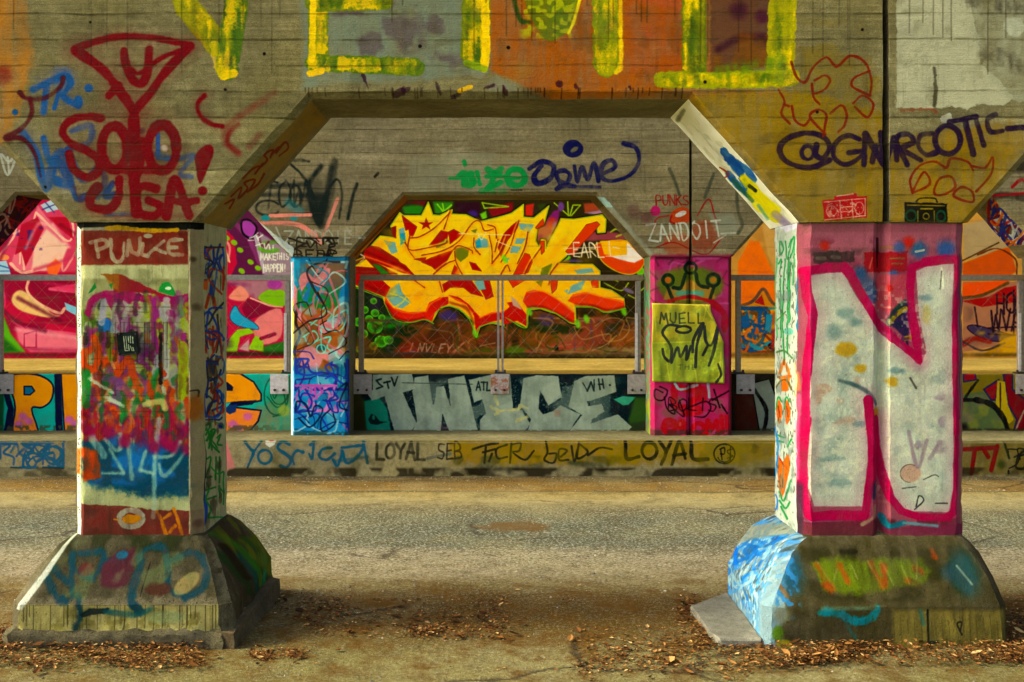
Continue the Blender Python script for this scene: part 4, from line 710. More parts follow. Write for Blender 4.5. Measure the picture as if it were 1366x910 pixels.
def art_kerb():
    c = front('paint_kerb', 5.0, -80, 1440, 584, 640, 1.8)
    c.F('600,588 1040,588 1040,612 985,620 900,618 760,622 600,618', '907608', a=.92, soft=10, j=5, tex=.15); c.F('940,590 1030,590 1030,634 940,634', '6f6a44', a=.6, soft=8, tex=.3); c.F('1280,590 1440,590 1440,634 1280,634', '6a5c14', a=.85, soft=6, tex=.2); c.F('296,590 302,590 314,626 296,632', 'c47880', soft=3, tex=.3); c.F('352,586 369,586 366,594 359,598 354,594', 'd0ccc8'); c.E(361, 588, 4, 2, 'b84a5a')
    b = '175a72'; k = dict(soft=1.8, j=.6, halo=.2, tex=.08)
    c.S('326,590 334,600 338,604 330,624|348,590 338,604', b, 3.6, **k); c.O(353, 610, 9, 9, b, 4, **k); c.S('386,594 376,590 370,598 380,606 388,614 382,624 374,622', b, 4, **k); c.S('404,604 396,602 390,610 392,620|414,594 418,592 416,612 412,606', b, 3.6, **k); c.S('442,598 430,600 426,610 436,614 446,606|444,614 450,622 456,606', b, 4, **k); c.S('456,598 484,596 474,612 462,618 456,602|484,590 490,618', b, 4, **k); c.S('446,616 490,610', b, 4, soft=3, a=.7)
    g = '3c3a2e'; c.T('LOYAL', 501, 592, 11.5, 21, g, 4.2, gap=.18, soft=2); c.S('570,612 600,606', '1f4a58', 4, a=.7); c.T('SEB', 584, 592, 9, 20, '3c3424', 2.4, gap=.25)
    z = '2c2c1c'
    c.S('630,600 650,594 664,592|648,594 646,618|644,604 660,600|652,616 656,606', z, 3); c.S('676,594 662,600 664,612 676,610|682,592 680,618|682,594 694,592 692,602 684,604 700,614 712,602', z, 2.6); c.S('728,590 730,604 726,614 738,618 742,606 732,606|748,610 756,602 746,600 746,614 758,614|762,596 766,616 770,600|772,592 770,612 784,604 774,594|784,608 800,598 816,600', z, 2.6)
    k2 = '1b1e12'; c.S('834,590 836,612 852,610', k2, 5); c.O(866, 602, 10, 11, k2, 4.6); c.S('880,590 888,604 882,620|896,588 888,604', k2, 4.4); c.S('896,620 906,590 914,612|898,608 914,606', k2, 4.2); c.S('922,590 924,612 944,613', k2, 4.8); c.O(966, 606, 14, 13, k2, 1.8); c.S('960,600 966,598 966,606 961,606|961,600 963,614', k2, 1.6); c.S('976,600 970,602 972,606 977,609 970,612|974,597 974,615', k2, 1.6); c.O(966, 608, 9, 9, k2, 1.4, 20, 160)
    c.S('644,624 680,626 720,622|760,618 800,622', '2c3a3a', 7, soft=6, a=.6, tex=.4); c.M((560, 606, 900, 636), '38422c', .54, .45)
    b2 = '2a5f7c'; c.K((0, 592, 84, 624), [b2, '1f5a80'], 22, 3, 12, .5); c.S('2,596 20,592 14,604|30,594 44,602 36,608|48,594 64,592 52,606 70,604', b2, 3.4); c.O(72, 608, 12, 12, b2, 3)
    c.S('1286,600 1326,598|1300,600 1296,632|1330,596 1322,628|1318,610 1312,600', '7a1016', 6, soft=2); c.K((1345, 600, 1380, 632), ['1c1c16'], 8, 2, 2, .6); c.S('1340,592 1346,612', '2a3020', 3); c.B(1336, 620, 8, '2a3a1c', .6)
    c.S('-80,588.5 1440,588.5', 'a89a70', 2.2, a=.55, tex=.4); c.M((-80, 622, 1440, 640), '2c2416', .38, .85); c.M((-80, 588, 1440, 636), '3f3a1c', .64, .4); c.M((560, 588, 1040, 625), '8a7a10', .5, .4)  # pale line along the top edge is a painted highlight
    return c

def art_mural():
    c = front('paint_mural_wall', 8.8, -90, 1470, 200, 480, 1.6)
    # ---- pink wall of the left bay
    c.F('-90,200 440,200 440,480 -90,480', 'b8184e', soft=1); c.M((-80, 220, 440, 470), '8f1044', .5, .7)
    pk = 'e07a94'; lt = 'eec0b4'
    c.F('0,338 20,300 50,275 76,266 96,270 106,300 106,362 70,364 40,362 14,358', 'd04a74', soft=3); c.F('14,354 18,340 34,330 50,290 46,270 70,300 92,330 60,362 20,362', pk, soft=2); c.F('45,330 62,306 90,330 78,360 42,362', 'ecc6bc', soft=4)
    for s, w in (('48,284 40,302 18,312', 3), ('48,284 90,322 96,296 72,270', 3), ('26,352 28,330 32,360', 2.5), ('14,352 30,364 60,356 80,338 84,362 100,338', 3.5), ('46,326 86,326', 2), ('0,340 18,316 22,300', 2.5)): c.S(s, lt, w, soft=1.2)
    c.F('28,300 50,290 58,306 34,356 28,336 20,340', 'b01a40', soft=2); c.F('64,290 90,290 98,320 80,306', 'b5143a', soft=2); c.M((20, 300, 60, 335), '4a2a78', .54, .8, N_M); c.F('54,274 70,266 78,280 62,284', 'b8c8dc'); c.S('56,280 76,272|60,270 72,284', '4a4a90', 1.6); c.F('62,356 74,346 82,352 76,368 64,366', 'e8743a', soft=3); c.F('-20,350 8,348 14,366 -20,368', 'a8c8e4'); c.S('-10,352 12,358|-6,362 14,362', '3a6ab0', 1.4); c.E(4, 344, 8, 4, 'e89a6a', soft=2)
    c.F('-20,372 110,372 110,440 60,430 20,408 0,392', '9a1244', soft=3); c.F('18,392 30,388 50,402 72,420 84,420 64,424 30,416 16,404', 'e2c08a', soft=3, smooth=True); c.F('36,372 80,372 106,384 106,400 84,424 60,410 46,394', '8f0f40', soft=2); c.S('38,374 36,388 50,404 78,418 86,412', 'ecc6ac', 4, soft=1.2); c.S('66,386 106,390', 'e06a90', 4, soft=2); c.F('66,384 106,378 106,392', 'd84a7c', soft=3); c.F('86,404 106,412 106,424 88,414', '8ac0e0'); c.S('10,420 30,436 106,446', 'd44a7c', 3); c.F('20,436 60,440 110,448 110,470 40,470 24,456', 'dd7a96', soft=5); c.S('32,446 48,442 48,464 32,464 32,446|14,424 34,438', 'a02058', 1.6, smooth=False)
    c.F('-90,420 -10,416 6,424 14,446 34,470 -90,474', '63a81a', soft=4); c.F('-90,450 0,446 26,470 -90,476', '2a6a20', soft=8); c.F('-90,372 6,372 10,400 -90,410', 'a01850', soft=6); c.S('0,376 6,396 6,410', 'd84a80', 2)
    for s, q, w_ in (('0,346 20,300 46,276', '7a1040', 5), ('34,332 50,300 62,300', 'f4b8b8', 4), ('70,300 92,330', 'f4d0c4', 4), ('46,360 90,346 104,336', 'c43a68', 5), ('24,398 50,412 80,428', '5f0a34', 5), ('60,378 100,384', 'c4306a', 4), ('20,440 60,446 106,452', 'eaa0b4', 4), ('36,466 106,468', '9a2a58', 4), ('-10,400 20,428 60,442', '6a0c38', 5), ('80,300 100,312', '7a0c30', 4)): c.S(s, q, w_, soft=5, a=.7)
    # between pillar and bay end
    c.F('296,272 330,280 400,330 400,372 296,372', '6a2458', soft=3); c.S('304,290 330,316 346,350', '9a4a8c', 6, soft=3); c.F('322,296 332,294 342,304 336,318 324,312', 'b050b8', ol='1c1424', ow=3, smooth=True); c.F('296,300 312,318 316,352 308,368 296,366', 'c0164e', soft=2); c.S('298,318 306,330 304,348', 'e8b0a8', 3); c.S('296,318 306,350', 'f0d8b0', 2)
    for x, y in ((302, 318), (312, 324), (320, 334), (334, 350), (344, 358), (322, 362)): c.E(x, y, 4.5, 3.4, '8ab81c', rot=30, soft=2)
    c.F('346,310 392,340 392,372 352,372', 'b8b4c0', a=.75, soft=4); c.S('344,326 372,322', '5aa02a', 5, a=.7, soft=3); w = 'eaeaea'
    c.F('338,316 344,314 354,364 350,366', 'd0cce0', a=.8, soft=2)
    c.S('333,318 338,316 344,311|331,321 338,321|341,314 346,324|344,318 350,314', w, 1.5); c.S('346,322 352,330 358,323', '7a3a5a', 2.5)
    c.S('341,328 350,325|346,326 348,334|352,325 354,333 358,326 360,334|364,328 364,335', w, 1.5); c.S('346,332 356,336 370,334', '5fae1c', 5, soft=3, a=.8)
    c.T('MAKE', 347, 339, 4.6, 8, w, 1.5, gap=.2); c.T('THIS', 368, 338, 3.4, 8, w, 1.4, gap=.3, rise=.06); c.T('HAPPEN!', 351, 353, 3.6, 10, w, 1.5, gap=.25)
    c.F('296,374 392,374 392,470 296,470', 'b81a54', soft=2); c.F('296,374 392,374 392,404 340,400 310,380', 'b09aa8', soft=6, a=.8); c.M((296, 374, 390, 410), '8a2a6a', .5, .7); c.F('306,394 320,382 332,394 326,402 308,400', 'e89a90', soft=3, smooth=True); c.F('344,398 360,386 380,390 380,408 362,408', '86b81e', soft=2, smooth=True); c.E(366, 380, 10, 7, 'b04ab0', soft=4); c.F('330,398 350,404 374,412 352,420 330,428 322,412', '8a1048', soft=2); c.S('334,398 360,408 376,410', 'f0b8b0', 2); c.F('344,424 374,412 374,450 346,460 338,440', 'e08a94', soft=3, smooth=True); c.F('307,418 314,408 322,420 340,432 344,440 320,436 308,428', '2aa4d4', ol='1a4a70', ow=1, smooth=True); c.F('300,470 306,452 316,440 332,438 340,444 320,450 316,470', '94c21a', soft=2); c.F('330,466 340,448 350,452 352,470', '94c21a', soft=2); c.F('318,466 332,452 332,470', 'c8a0b4', soft=3); c.S('348,452 366,446', '8a1048', 5); c.F('352,462 392,452 392,472 350,474', '2f7a2a', soft=4); c.F('292,440 304,436 300,466 292,466', '5a2a6a', soft=4); c.B(300, 458, 12, '4a2a70', .6)
    c.S('288,472 400,472', '3a3020', 6, soft=5, a=.8, tex=.2)
    # ---- yellow piece of the middle bay
    c.F('440,200 890,200 890,480 440,480', '332c12', soft=1); c.M((460, 400, 880, 476), '7a4a1c', .44, .85); c.M((460, 420, 880, 476), 'a06848', .52, .75)
    c.F('470,384 512,392 530,430 560,440 520,472 470,472', '14300e', soft=8); c.E(500, 400, 8, 18, '2c2840', soft=8); c.F('502,420 530,424 548,432 512,440', '1f7a1c', soft=6)
    for x, y, r in ((498, 402, 4), (500, 418, 5), (509, 424, 4), (486, 414, 5), (478, 430, 6), (492, 426, 5), (500, 436, 10), (484, 446, 6), (508, 456, 8), (518, 454, 6), (498, 462, 5), (480, 466, 5)): c.E(x, y, r, r * .9, '3a9a14', soft=r * .5); c.O(x, y, r, r * .9, '8ad03a', 1.2, a=.8); c.E(x + 1, y + 1, r * .55, r * .45, '2c5c10', soft=3, a=.8)
    c.F('470,470 480,440 510,470', '7a4a18', soft=10, a=.7)
    for x, y, rx, ry, q in ((600, 436, 22, 18, '5c3814'), (575, 458, 40, 14, '5a3016'), (545, 468, 16, 10, '7c2a1c'), (655, 455, 24, 12, '6a3a20'), (598, 422, 12, 8, '4a3a86'), (650, 470, 30, 6, '5a5a18'), (720, 448, 26, 14, '7a5214'), (790, 448, 24, 18, '8a4630'), (828, 452, 18, 14, '8f5620'), (760, 462, 26, 6, 'a05040'), (690, 470, 16, 7, '5c7a18'), (720, 470, 20, 6, '8a6a48'), (800, 470, 50, 6, '8a744c'), (840, 470, 16, 6, '94805a'), (728, 428, 12, 9, '54407a'), (560, 425, 24, 8, '241c10'), (700, 432, 20, 8, '16300e'), (745, 440, 30, 6, '1c3010'), (815, 440, 10, 10, '3c3a14')): c.E(x, y, rx, ry, q, soft=min(rx, ry) * .9, a=.85, j=3)
    c.S('790,468 808,460 822,448|640,462 660,458', 'b8a07a', 1.5, a=.7); c.S('740,462 770,464', 'b0483c', 2.5, a=.8); c.E(742, 466, 3, 5, '0c0a0c'); c.T('LNVLEY', 548, 458, 7.5, 12, 'b8948c', 1.7, slant=.3, rise=.03, a=.8); c.S('600,474 618,458', 'b06a5a', 2)
    c.K((482, 428, 864, 472), ['a85a3a', '7a3a1c', '4a5a1a', 'b0885a', '3a2410', '94482c', '5a4a7a', '2a3a14'], 70, 2.2, 71, .7, soft=2.4, a=.55, tex=.3); c.K((700, 425, 860, 470), ['b08a5c', 'a0503c', '3c4a18'], 24, 1.6, 72, .6, soft=1.4, a=.6)
    # ground of the upper part
    c.F('530,268 860,268 864,350 800,385 840,400 870,400 870,330 850,300', '38300f', soft=3); c.F('536,276 566,272 566,288 540,290', '2c8018', soft=6); c.F('544,270 570,268 566,276', '6a1a1c', soft=5); c.F('578,270 604,270 600,284 580,286', '3f8a1c', soft=5); c.S('583,273 592,284|590,272 592,282|602,274 590,284', '9ad024', 1.8); c.F('606,270 640,270 640,290 608,284', '3a1428', soft=5); c.E(630, 286, 7, 5, '4a2c80', soft=5); c.F('650,278 684,270 684,284 656,290', '8a1420', soft=4); c.S('643,271 678,276 646,278 643,271', '9ac41c', 1.8, smooth=False); c.F('640,286 648,282 650,294 644,296', '7ac21e', soft=3)
    c.F('699,274 712,272 710,290 699,290', 'c8321a', soft=3); c.F('716,274 728,272 722,284', '3a4a10', soft=3); c.F('724,300 738,282 746,280 744,304 734,326 722,324 715,318 715,308', '8a2a7c', soft=3); c.E(736, 298, 6, 8, 'b4303c', soft=5); c.E(740, 308, 4, 12, '8a5aac', soft=4); c.S('726,320 736,316', '4a2f8a', 6, soft=4); c.S('739,271 758,288|757,270 758,288|760,288 764,274 774,274 762,288', 'a8c81e', 1.6, smooth=False); c.F('778,272 800,270 808,280 780,284', 'b0502c', soft=4, a=.9); c.F('780,284 804,280 812,290 806,290', 'b088a0', soft=3); c.E(748, 276, 4, 6, '7a4a94', soft=3)
    c.F('780,312 806,308 828,312 836,320 780,322', '9a4a58', soft=4); c.S('814,310 822,306 830,312 822,316|834,310 838,316', 'a8b42c', 1.8); c.E(762, 350, 16, 4, '5a4a78', soft=4); c.E(752, 344, 9, 4, '7ac81c', soft=3); c.E(798, 382, 10, 4, '2a2c10', soft=3); c.S('806,378 828,388 838,378|838,394 850,400|850,380 858,372|852,390 862,382|812,370 824,376', 'a8c022', 1.6); c.E(838, 388, 8, 3, '7a6a90', rot=25, soft=3); c.E(854, 362, 6, 6, '7ac01c', soft=3)
    # letters
    Y = 'f6cc06'
    sil = '474,355 492,344 503,351 520,346 494,329 507,315 528,318 521,302 533,284 538,288 562,288 571,270 577,287 586,288 603,280 602,286 622,287 640,296 662,291 682,285 698,273 698,290 712,291 732,275 725,300 716,305 714,322 719,330 722,320 727,321 728,332 744,302 748,292 765,293 785,290 803,287 808,293 807,310 797,311 796,303 785,304 775,318 762,326 755,342 743,352 770,353 790,353 800,362 800,384 816,388 832,399 833,411 808,416 790,409 767,409 768,433 760,431 742,419 720,412 705,414 702,437 675,424 672,435 654,431 640,436 635,450 630,428 612,412 600,408 586,411 576,430 566,426 545,430 526,425 514,406 510,396 486,386 474,382'
    c.F(sil, '201408', soft=4, j=.5, ol='201408', ow=5); c.F(sil, Y, soft=1.3, j=.3, ol='a8b820', ow=1.6, g=('f0b004', (660, 290), (660, 440)))
    c.M((500, 290, 800, 410), 'f4c81a', .52, .5)
    R_ = 'aa0c08'; O_ = 'd0460c'
    for s, q in (('487,333 494,329 540,354 552,367 536,364 500,350 484,342', R_), ('484,342 530,366 474,368 474,356 500,358', '8a1410'), ('474,366 500,366 520,384 514,396 486,386 474,380', R_), ('493,328 520,343 534,352 530,346 505,330', '9a2410'), ('536,288 556,303 550,317 546,315 545,306 541,308', R_), ('522,304 528,302 528,318 524,316', '8a1c10'), ('572,328 588,308 598,310 596,320 582,328', R_), ('598,310 605,306 617,313 600,326', R_), ('562,350 575,344 604,334 594,352 582,362 576,356', 'a81410'), ('552,346 568,344 566,350', 'b02a10'), ('602,366 606,354 613,360 612,367', 'c0280c'), ('626,350 634,352 642,362 630,360', R_), ('590,380 604,372 628,374 644,396 628,392 618,384 600,384 592,390', R_), ('644,374 652,372 658,396 648,400 642,388', 'b01c0c'), ('664,330 672,312 682,302 692,294 690,304 676,322 668,342', R_), ('690,356 700,338 706,340 710,350 704,364 684,368', 'd03a0c'), ('678,374 700,374 684,384', 'd03a0c'), ('764,342 776,326 790,312 800,300 796,296 782,300 768,318 754,336', O_), ('714,304 724,292 726,300 716,306', O_), ('720,322 726,322 726,336 722,340', O_), ('734,376 744,372 742,386 736,392', O_), ('788,376 798,372 798,384 790,384', O_)):
        c.F(s, q, soft=1.4, ol='8a2c0a', ow=.8)
    c.F('514,397 513,405 525,425 545,430 565,426 576,430 580,418 588,410 598,406 598,396 586,397 572,404 567,416 545,417 524,411', 'b81608', g=('d8300c', (550, 400), (550, 430))); c.F('598,394 606,400 622,407 632,422 635,448 640,436 655,430 671,426 672,434 690,428 702,436 702,424 690,412 680,409 671,417 655,417 641,424 633,416 624,405 610,396', 'b81a08', soft=1.5)
    c.F('697,402 702,390 712,387 726,390 742,399 756,408 766,418 766,431 758,430 742,418 722,411 704,412', 'd0380c', soft=1.6); c.F('757,402 764,393 780,390 800,396 832,402 833,411 808,416 790,409 766,406', 'd8480c', soft=1.6); c.F('676,404 688,402 702,420 702,432 690,426', 'b81c0c'); c.F('680,394 690,402 696,414 684,408', 'c8a89c', soft=2)
    for s in ('532,306 539,304 541,324 534,328', '512,321 527,324 530,337 522,339', '633,322 640,316 650,320 652,330 636,332', '690,298 712,300 706,312 694,306', '688,318 702,318 696,326 686,326', '682,328 695,330 690,338 680,338', '670,346 680,344 676,352', '520,386 532,378 536,390 548,404 536,412 524,408 515,396', '632,376 644,372 648,386 638,388', '764,360 790,358 792,364 770,366', '762,382 780,374 776,386 756,394', '752,388 758,386 756,392'): c.F(s, '7fb0b8', soft=1.6, j=.6)
    c.F('634,324 640,318 642,330 635,331', '22a0c0', soft=2); c.F('533,312 540,311 541,324 534,327', '1f9cc0', soft=1.6)
    for s in ('580,328 596,318 598,324 582,332', '606,332 616,330 626,334 624,342 614,350 606,342', '628,308 636,306 634,312', '722,358 736,352 734,368 720,368', '714,376 724,374 722,384'): c.F(s, '7a8212', soft=1.6, j=.5)
    rs = random.Random(8)
    for q in range(70):
        x, y = rs.uniform(500, 800), rs.uniform(300, 400); c.E(x, y, rs.uniform(4, 12), rs.uniform(2, 6), rs.choice(('fbd81c', 'ecA806', 'fae468', 'e89a06')), rot=rs.uniform(-60, 20), soft=6, a=.4) if 505 < x < 795 and y < 395 and c.c[int(max(0, min(c.H - 1, c.map([(x, y)])[0, 1]))), int(c.map([(x, y)])[0, 0]), 1] > .55 else None
    LNS = ('546,318 560,316 580,304 600,284', '540,324 548,334 570,331 592,326 596,322', '562,341 590,335 612,322 630,298 640,296 646,308 658,306', '604,334 612,328 628,334 630,338', '606,336 608,350 616,366', '650,300 660,304 662,318', '632,318 632,330 640,340', '652,314 656,334 656,352', '656,352 668,336 676,316', '592,306 600,282', '546,316 544,332 552,344', '552,374 566,384|586,376 590,390', '692,296 686,312 680,330 668,350', '704,310 700,330 690,352', '722,330 708,350 700,366', '744,352 734,366 732,380', '668,366 676,354 680,362', '470,352 486,346', '578,366 596,352 606,348', '660,336 664,320')
    for s in LNS: c.S(s, 'dc7a06', 5, soft=6, a=.42, tex=.1, j=1)
    for s in LNS: c.S([[(x - 1.6, y - 1.8) for x, y in P(s)[0]]], 'fbe04a', 1.5, soft=1.6, a=.6)
    for s in LNS: c.S(s, '8a2a06', 1.5, soft=.9, a=.9)
    c.S('520,392 534,396 546,404|526,410 536,404 542,396', 'd8cc3a', 1.5); c.F('558,297 566,297 568,290 571,297 577,297 572,301 574,307 568,303 562,307 564,301', 'a01c14')
    c.F('796,325 838,322 858,345 856,357 844,366 826,364 806,352 797,338', 'd8520e', soft=1.4, ol='c8b018', ow=1.4, smooth=True); c.F('800,322 838,322 848,336 838,344 820,342 806,340', 'f0b810', soft=2); c.F('836,324 858,345 846,351 824,346 814,342 836,340', 'eee6ea', soft=2)
    c.T('EARL', 764, 325, 9, 18, 'f0e4d0', 1.6, gap=.2, slant=-.1); c.S('752,332 800,330|756,340 790,336|808,342 860,344|812,322 814,342|818,330 826,332', 'eedccc', 1.4); c.S('612,312 680,314|636,310 642,320 648,310|662,322 682,330', 'f0e0b0', 1.5, a=.85)
    c.S('478,338 486,344 480,350', 'd8c8c8', 1.4); c.F('496,352 506,354 520,366 508,366', '2a7a1c', soft=2)
    for x, y in ((706, 416), (770, 432), (782, 426), (832, 416), (673, 346), (634, 446)): c.E(x, y, 3.5, 6, '7cd01c', rot=-20, soft=4, a=.85)
    for s in ('515,400 526,412 546,418 566,416', '588,398 574,406 568,416', '600,396 616,404 630,418', '704,390 724,389 744,400 764,416', '762,396 782,391 806,397 830,403', '640,424 656,418 672,416', '486,342 520,354 546,366'): c.S(s, 'f08a28', 2.2, soft=2.4, a=.75)
    for s in ('516,408 528,424 546,428 566,424', '600,404 622,412 632,432', '704,410 724,410 746,420 764,430', '768,407 790,408 810,414 832,410', '488,336 540,358', '478,376 512,392'): c.S(s, '6a0a06', 3.5, soft=4, a=.6)
    for s in ('512,404 524,425 545,431 566,427 578,432', '580,418 592,410 600,409 616,416 628,430 634,449 638,438 654,432 670,432 673,437', '674,424 702,438 704,414 722,412 744,420 762,432 770,430', '768,410 792,411 808,417 834,412', '474,384 510,398'): c.S(s, '7ab030', 1.4, soft=1)
    # ---- orange wall of the right bay
    c.F('890,200 1470,200 1470,480 890,480', 'c89a50', soft=1, tex=.1); c.M((900, 220, 1460, 380), 'b08444', .5, .6); c.F('985,406 984,350 1000,322 1012,322 1030,362 1050,400 1040,414', 'e07a10', soft=3); c.F('1016,300 1080,300 1080,380 1040,374 1024,340', 'c8a060', soft=4)
    c.F('984,412 1006,404 1016,388 1036,410 1060,424 1060,474 984,474', 'c08418', soft=2); c.S('984,410 1004,402 1018,386 1030,404 1050,416', '5a4a4c', 4); c.F('1006,404 1016,394 1020,408', 'a02428'); c.K((986, 412, 1036, 470), ['1a4f86', '2a78b0', 'd08018', '1d5a92', 'b8601a', 'd8a024', '6a4a20', '2a90b0', 'c87818', '70201c'], 60, 4, 21, .35, soft=1.4); c.F('1022,420 1030,420 1028,444 1020,440', '2a8ab0'); c.F('988,426 998,416 1000,436 992,438', '1c5f9c'); c.E(1028, 462, 4, 4, '3a0c18'); c.F('1030,440 1040,440 1040,466 1028,466', 'a03424', soft=5); c.S('980,474 1060,474', 'b08a40', 6, soft=4)
    c.F('1285,300 1330,290 1345,330 1300,345 1285,345', 'b09a78', soft=5); c.F('1284,352 1330,334 1346,330 1356,362 1340,374 1284,374', 'c05a10', soft=3); c.S('1304,340 1330,332 1354,346 1356,366', '6a3410', 2); c.S('1284,348 1332,324', '5a3c18', 2)
    c.F('1284,376 1372,376 1372,440 1330,462 1284,470', 'a87860', soft=2); c.F('1284,378 1348,374 1320,392 1284,398', 'd85a10', soft=2); c.S('1284,398 1310,394 1344,378', '5a4418', 4); c.F('1284,402 1320,396 1340,384 1366,380 1366,402 1310,410', '9a1414', soft=2); c.M((1284, 406, 1366, 462), '7a5a50', .5, .7); c.F('1290,438 1300,434 1330,442 1354,450 1330,456 1306,450', '4a3a60', ol='2a1a30', smooth=True)
    n = '2a1426'; c.T('HO', 1328, 392, 12, 26, n, 2.6, gap=.2); c.T('WVA', 1322, 414, 12, 28, n, 2.6, gap=.15); c.S('1318,438 1366,436|1318,446 1360,448|1352,388 1352,446|1300,410 1304,436', n, 2.2); c.S('1284,460 1300,452 1320,456', '8a2018', 7, soft=3); c.F('1316,470 1340,452 1360,446 1400,440 1400,474 1310,476', 'b08410', soft=3); c.S('1284,456 1310,468 1340,458', '3a3040', 3, a=.8); c.M((1300, 440, 1366, 474), 'd0a820', .52, .6)
    c.S('-90,474 1470,474', '3a3018', 5, soft=5, a=.6, tex=.3)
    return c
def art_pedestals():
    a = front('paint_left_pedestal', -.11, 10, 330, 704, 872, 1.6)
    t = '123e4c'
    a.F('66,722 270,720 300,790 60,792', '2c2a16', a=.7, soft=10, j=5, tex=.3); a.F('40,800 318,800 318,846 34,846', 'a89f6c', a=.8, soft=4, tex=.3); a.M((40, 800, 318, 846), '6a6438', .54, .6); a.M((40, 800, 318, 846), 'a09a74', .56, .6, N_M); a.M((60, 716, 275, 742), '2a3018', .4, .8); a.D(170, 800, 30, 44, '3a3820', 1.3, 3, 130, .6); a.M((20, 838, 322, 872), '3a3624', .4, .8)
    for s, w in (('66,770 84,790 98,796', 7), ('70,758 96,774 92,744 104,790', 7), ('100,742 132,742 128,770 106,762', 6), ('180,748 192,736 212,736 220,750', 7), ('186,752 182,790 196,808', 9), ('228,750 246,742 264,746 276,764 272,782 254,792', 7), ('220,748 230,780 250,790', 6), ('112,790 118,812 112,830', 6), ('140,750 160,748', 6)): a.S(s, t, w * 1.25, soft=5, j=2, a=.95, tex=.12)
    a.F('134,756 150,740 172,736 178,750 176,776 160,782 140,778', '4f2434', soft=7, j=2, a=.85); a.E(158, 744, 8, 5, '1f5570', soft=4); a.E(252, 776, 18, 10, '8a7c58', rot=-35, soft=4, a=.8); a.E(216, 782, 18, 8, '4a2c24', soft=5, a=.8); a.E(114, 760, 10, 8, '5a2a2a', soft=4, a=.8); a.F('116,812 130,804 158,803 150,810 120,816', '10292a', soft=2, j=1.5); a.S('150,808 190,812 212,804', '1a5560', 7, soft=4, a=.8, tex=.3); a.S('198,752 194,790', '1c1a14', 1.5); a.S('258,802 258,828|126,816 126,830|176,818 174,836', '3c3820', 1.4, a=.8); a.M((60, 720, 280, 800), '5f6a4c', .54, .5)
    a.F('60,760 80,724 88,718 66,766 42,806 32,806', 'b8b8b4', soft=3, tex=.15)  # pale strip paints the light caught by the left chamfer
    a.B(62, 720, 10, 'a87a80', .5); a.E(230, 815, 26, 8, '8a9a78', soft=6, a=.5)
    b = front('paint_right_pedestal', -.11, 1000, 1366, 704, 872, 1.6)
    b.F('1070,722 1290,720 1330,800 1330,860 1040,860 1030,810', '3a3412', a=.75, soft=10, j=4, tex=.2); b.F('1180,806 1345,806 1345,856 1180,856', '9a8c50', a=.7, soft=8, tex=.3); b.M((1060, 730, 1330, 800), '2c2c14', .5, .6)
    b.F('1082,752 1110,746 1150,748 1230,748 1240,762 1225,776 1180,782 1120,790 1096,784', '66761a', soft=10, j=4, a=.85, tex=.3)
    for s in ('1090,756 1098,768 1102,784', '1096,778 1106,780', '1120,756 1128,774', '1178,756 1174,778', '1162,752 1170,778', '1220,758 1226,762', '1248,740 1248,744', '1206,772 1216,776'): b.S(s, '9a400f', 8, soft=6, j=2.5, a=.7, tex=.5)
    for s in ('1090,750 1108,780', '1116,760 1106,776', '1158,750 1172,782', '1176,750 1186,776', '1202,756 1208,776|1218,770 1224,752', '1136,756 1140,770'): b.S(s, '8f8a64', 2.4, soft=2.2, a=.5, tex=.5)
    b.S('1086,810 1096,808 1112,812 1130,820 1150,818 1160,806', '1a7f90', 10, soft=5, j=2.5, tex=.25); b.S('1118,812 1122,828 1134,846|1216,806 1220,824', '2a6a74', 5, soft=4, a=.6, tex=.3); b.S('1088,804 1160,804', '6a8a80', 5, soft=4, a=.6); b.B(1284, 764, 26, '2a5460', .75, ry=38); b.B(1262, 764, 14, '24485a', .6); b.S('1276,756 1290,776', '7a8a84', 3, soft=2.5); b.S('1226,806 1226,856', '151a12', 2.6); b.S('1270,838 1264,824 1270,822 1268,832', '16180f', 2); b.S('1226,848 1238,847', '0f2a20', 4); b.E(1072, 852, 5, 4, '8a8a78', soft=2); b.S('1126,740 1146,740', '1d1c10', 5, soft=4, a=.7)
    for i in range(26): b.S([[(1100 + i * 9, 812 + (i * 7) % 10), (1100 + i * 9.1, 836 + (i * 5) % 18)]], '4a4424', 1.1, a=.5)
    b.F('1000,706 1064,706 1064,720 1050,760 1040,800 1024,860 1000,860', '8aa6b8', soft=8, j=3); b.B(1052, 760, 26, '2a5f80', .8, ry=40); b.B(1040, 720, 26, '9a9684', .6, ry=14); b.M((1005, 720, 1064, 820), '3f86c0', .5, .8, N_M); b.S('1036,778 1044,790', '8a6a4a', 6, soft=4); b.B(1034, 812, 16, '8f9080', .9); b.E(1030, 836, 8, 10, '5a7a14', soft=6, a=.8); b.E(1038, 850, 10, 6, 'a89a1c', soft=4, a=.7); b.F('1300,720 1366,720 1366,860 1332,860 1328,800', '3a2e16', soft=8, a=.6)
    s = Canvas('paint_left_pedestal_side', (-1.4, -.3, 0), (0, 1, 0), (0, 0, 1), 1.2, .6, 420).oblique()
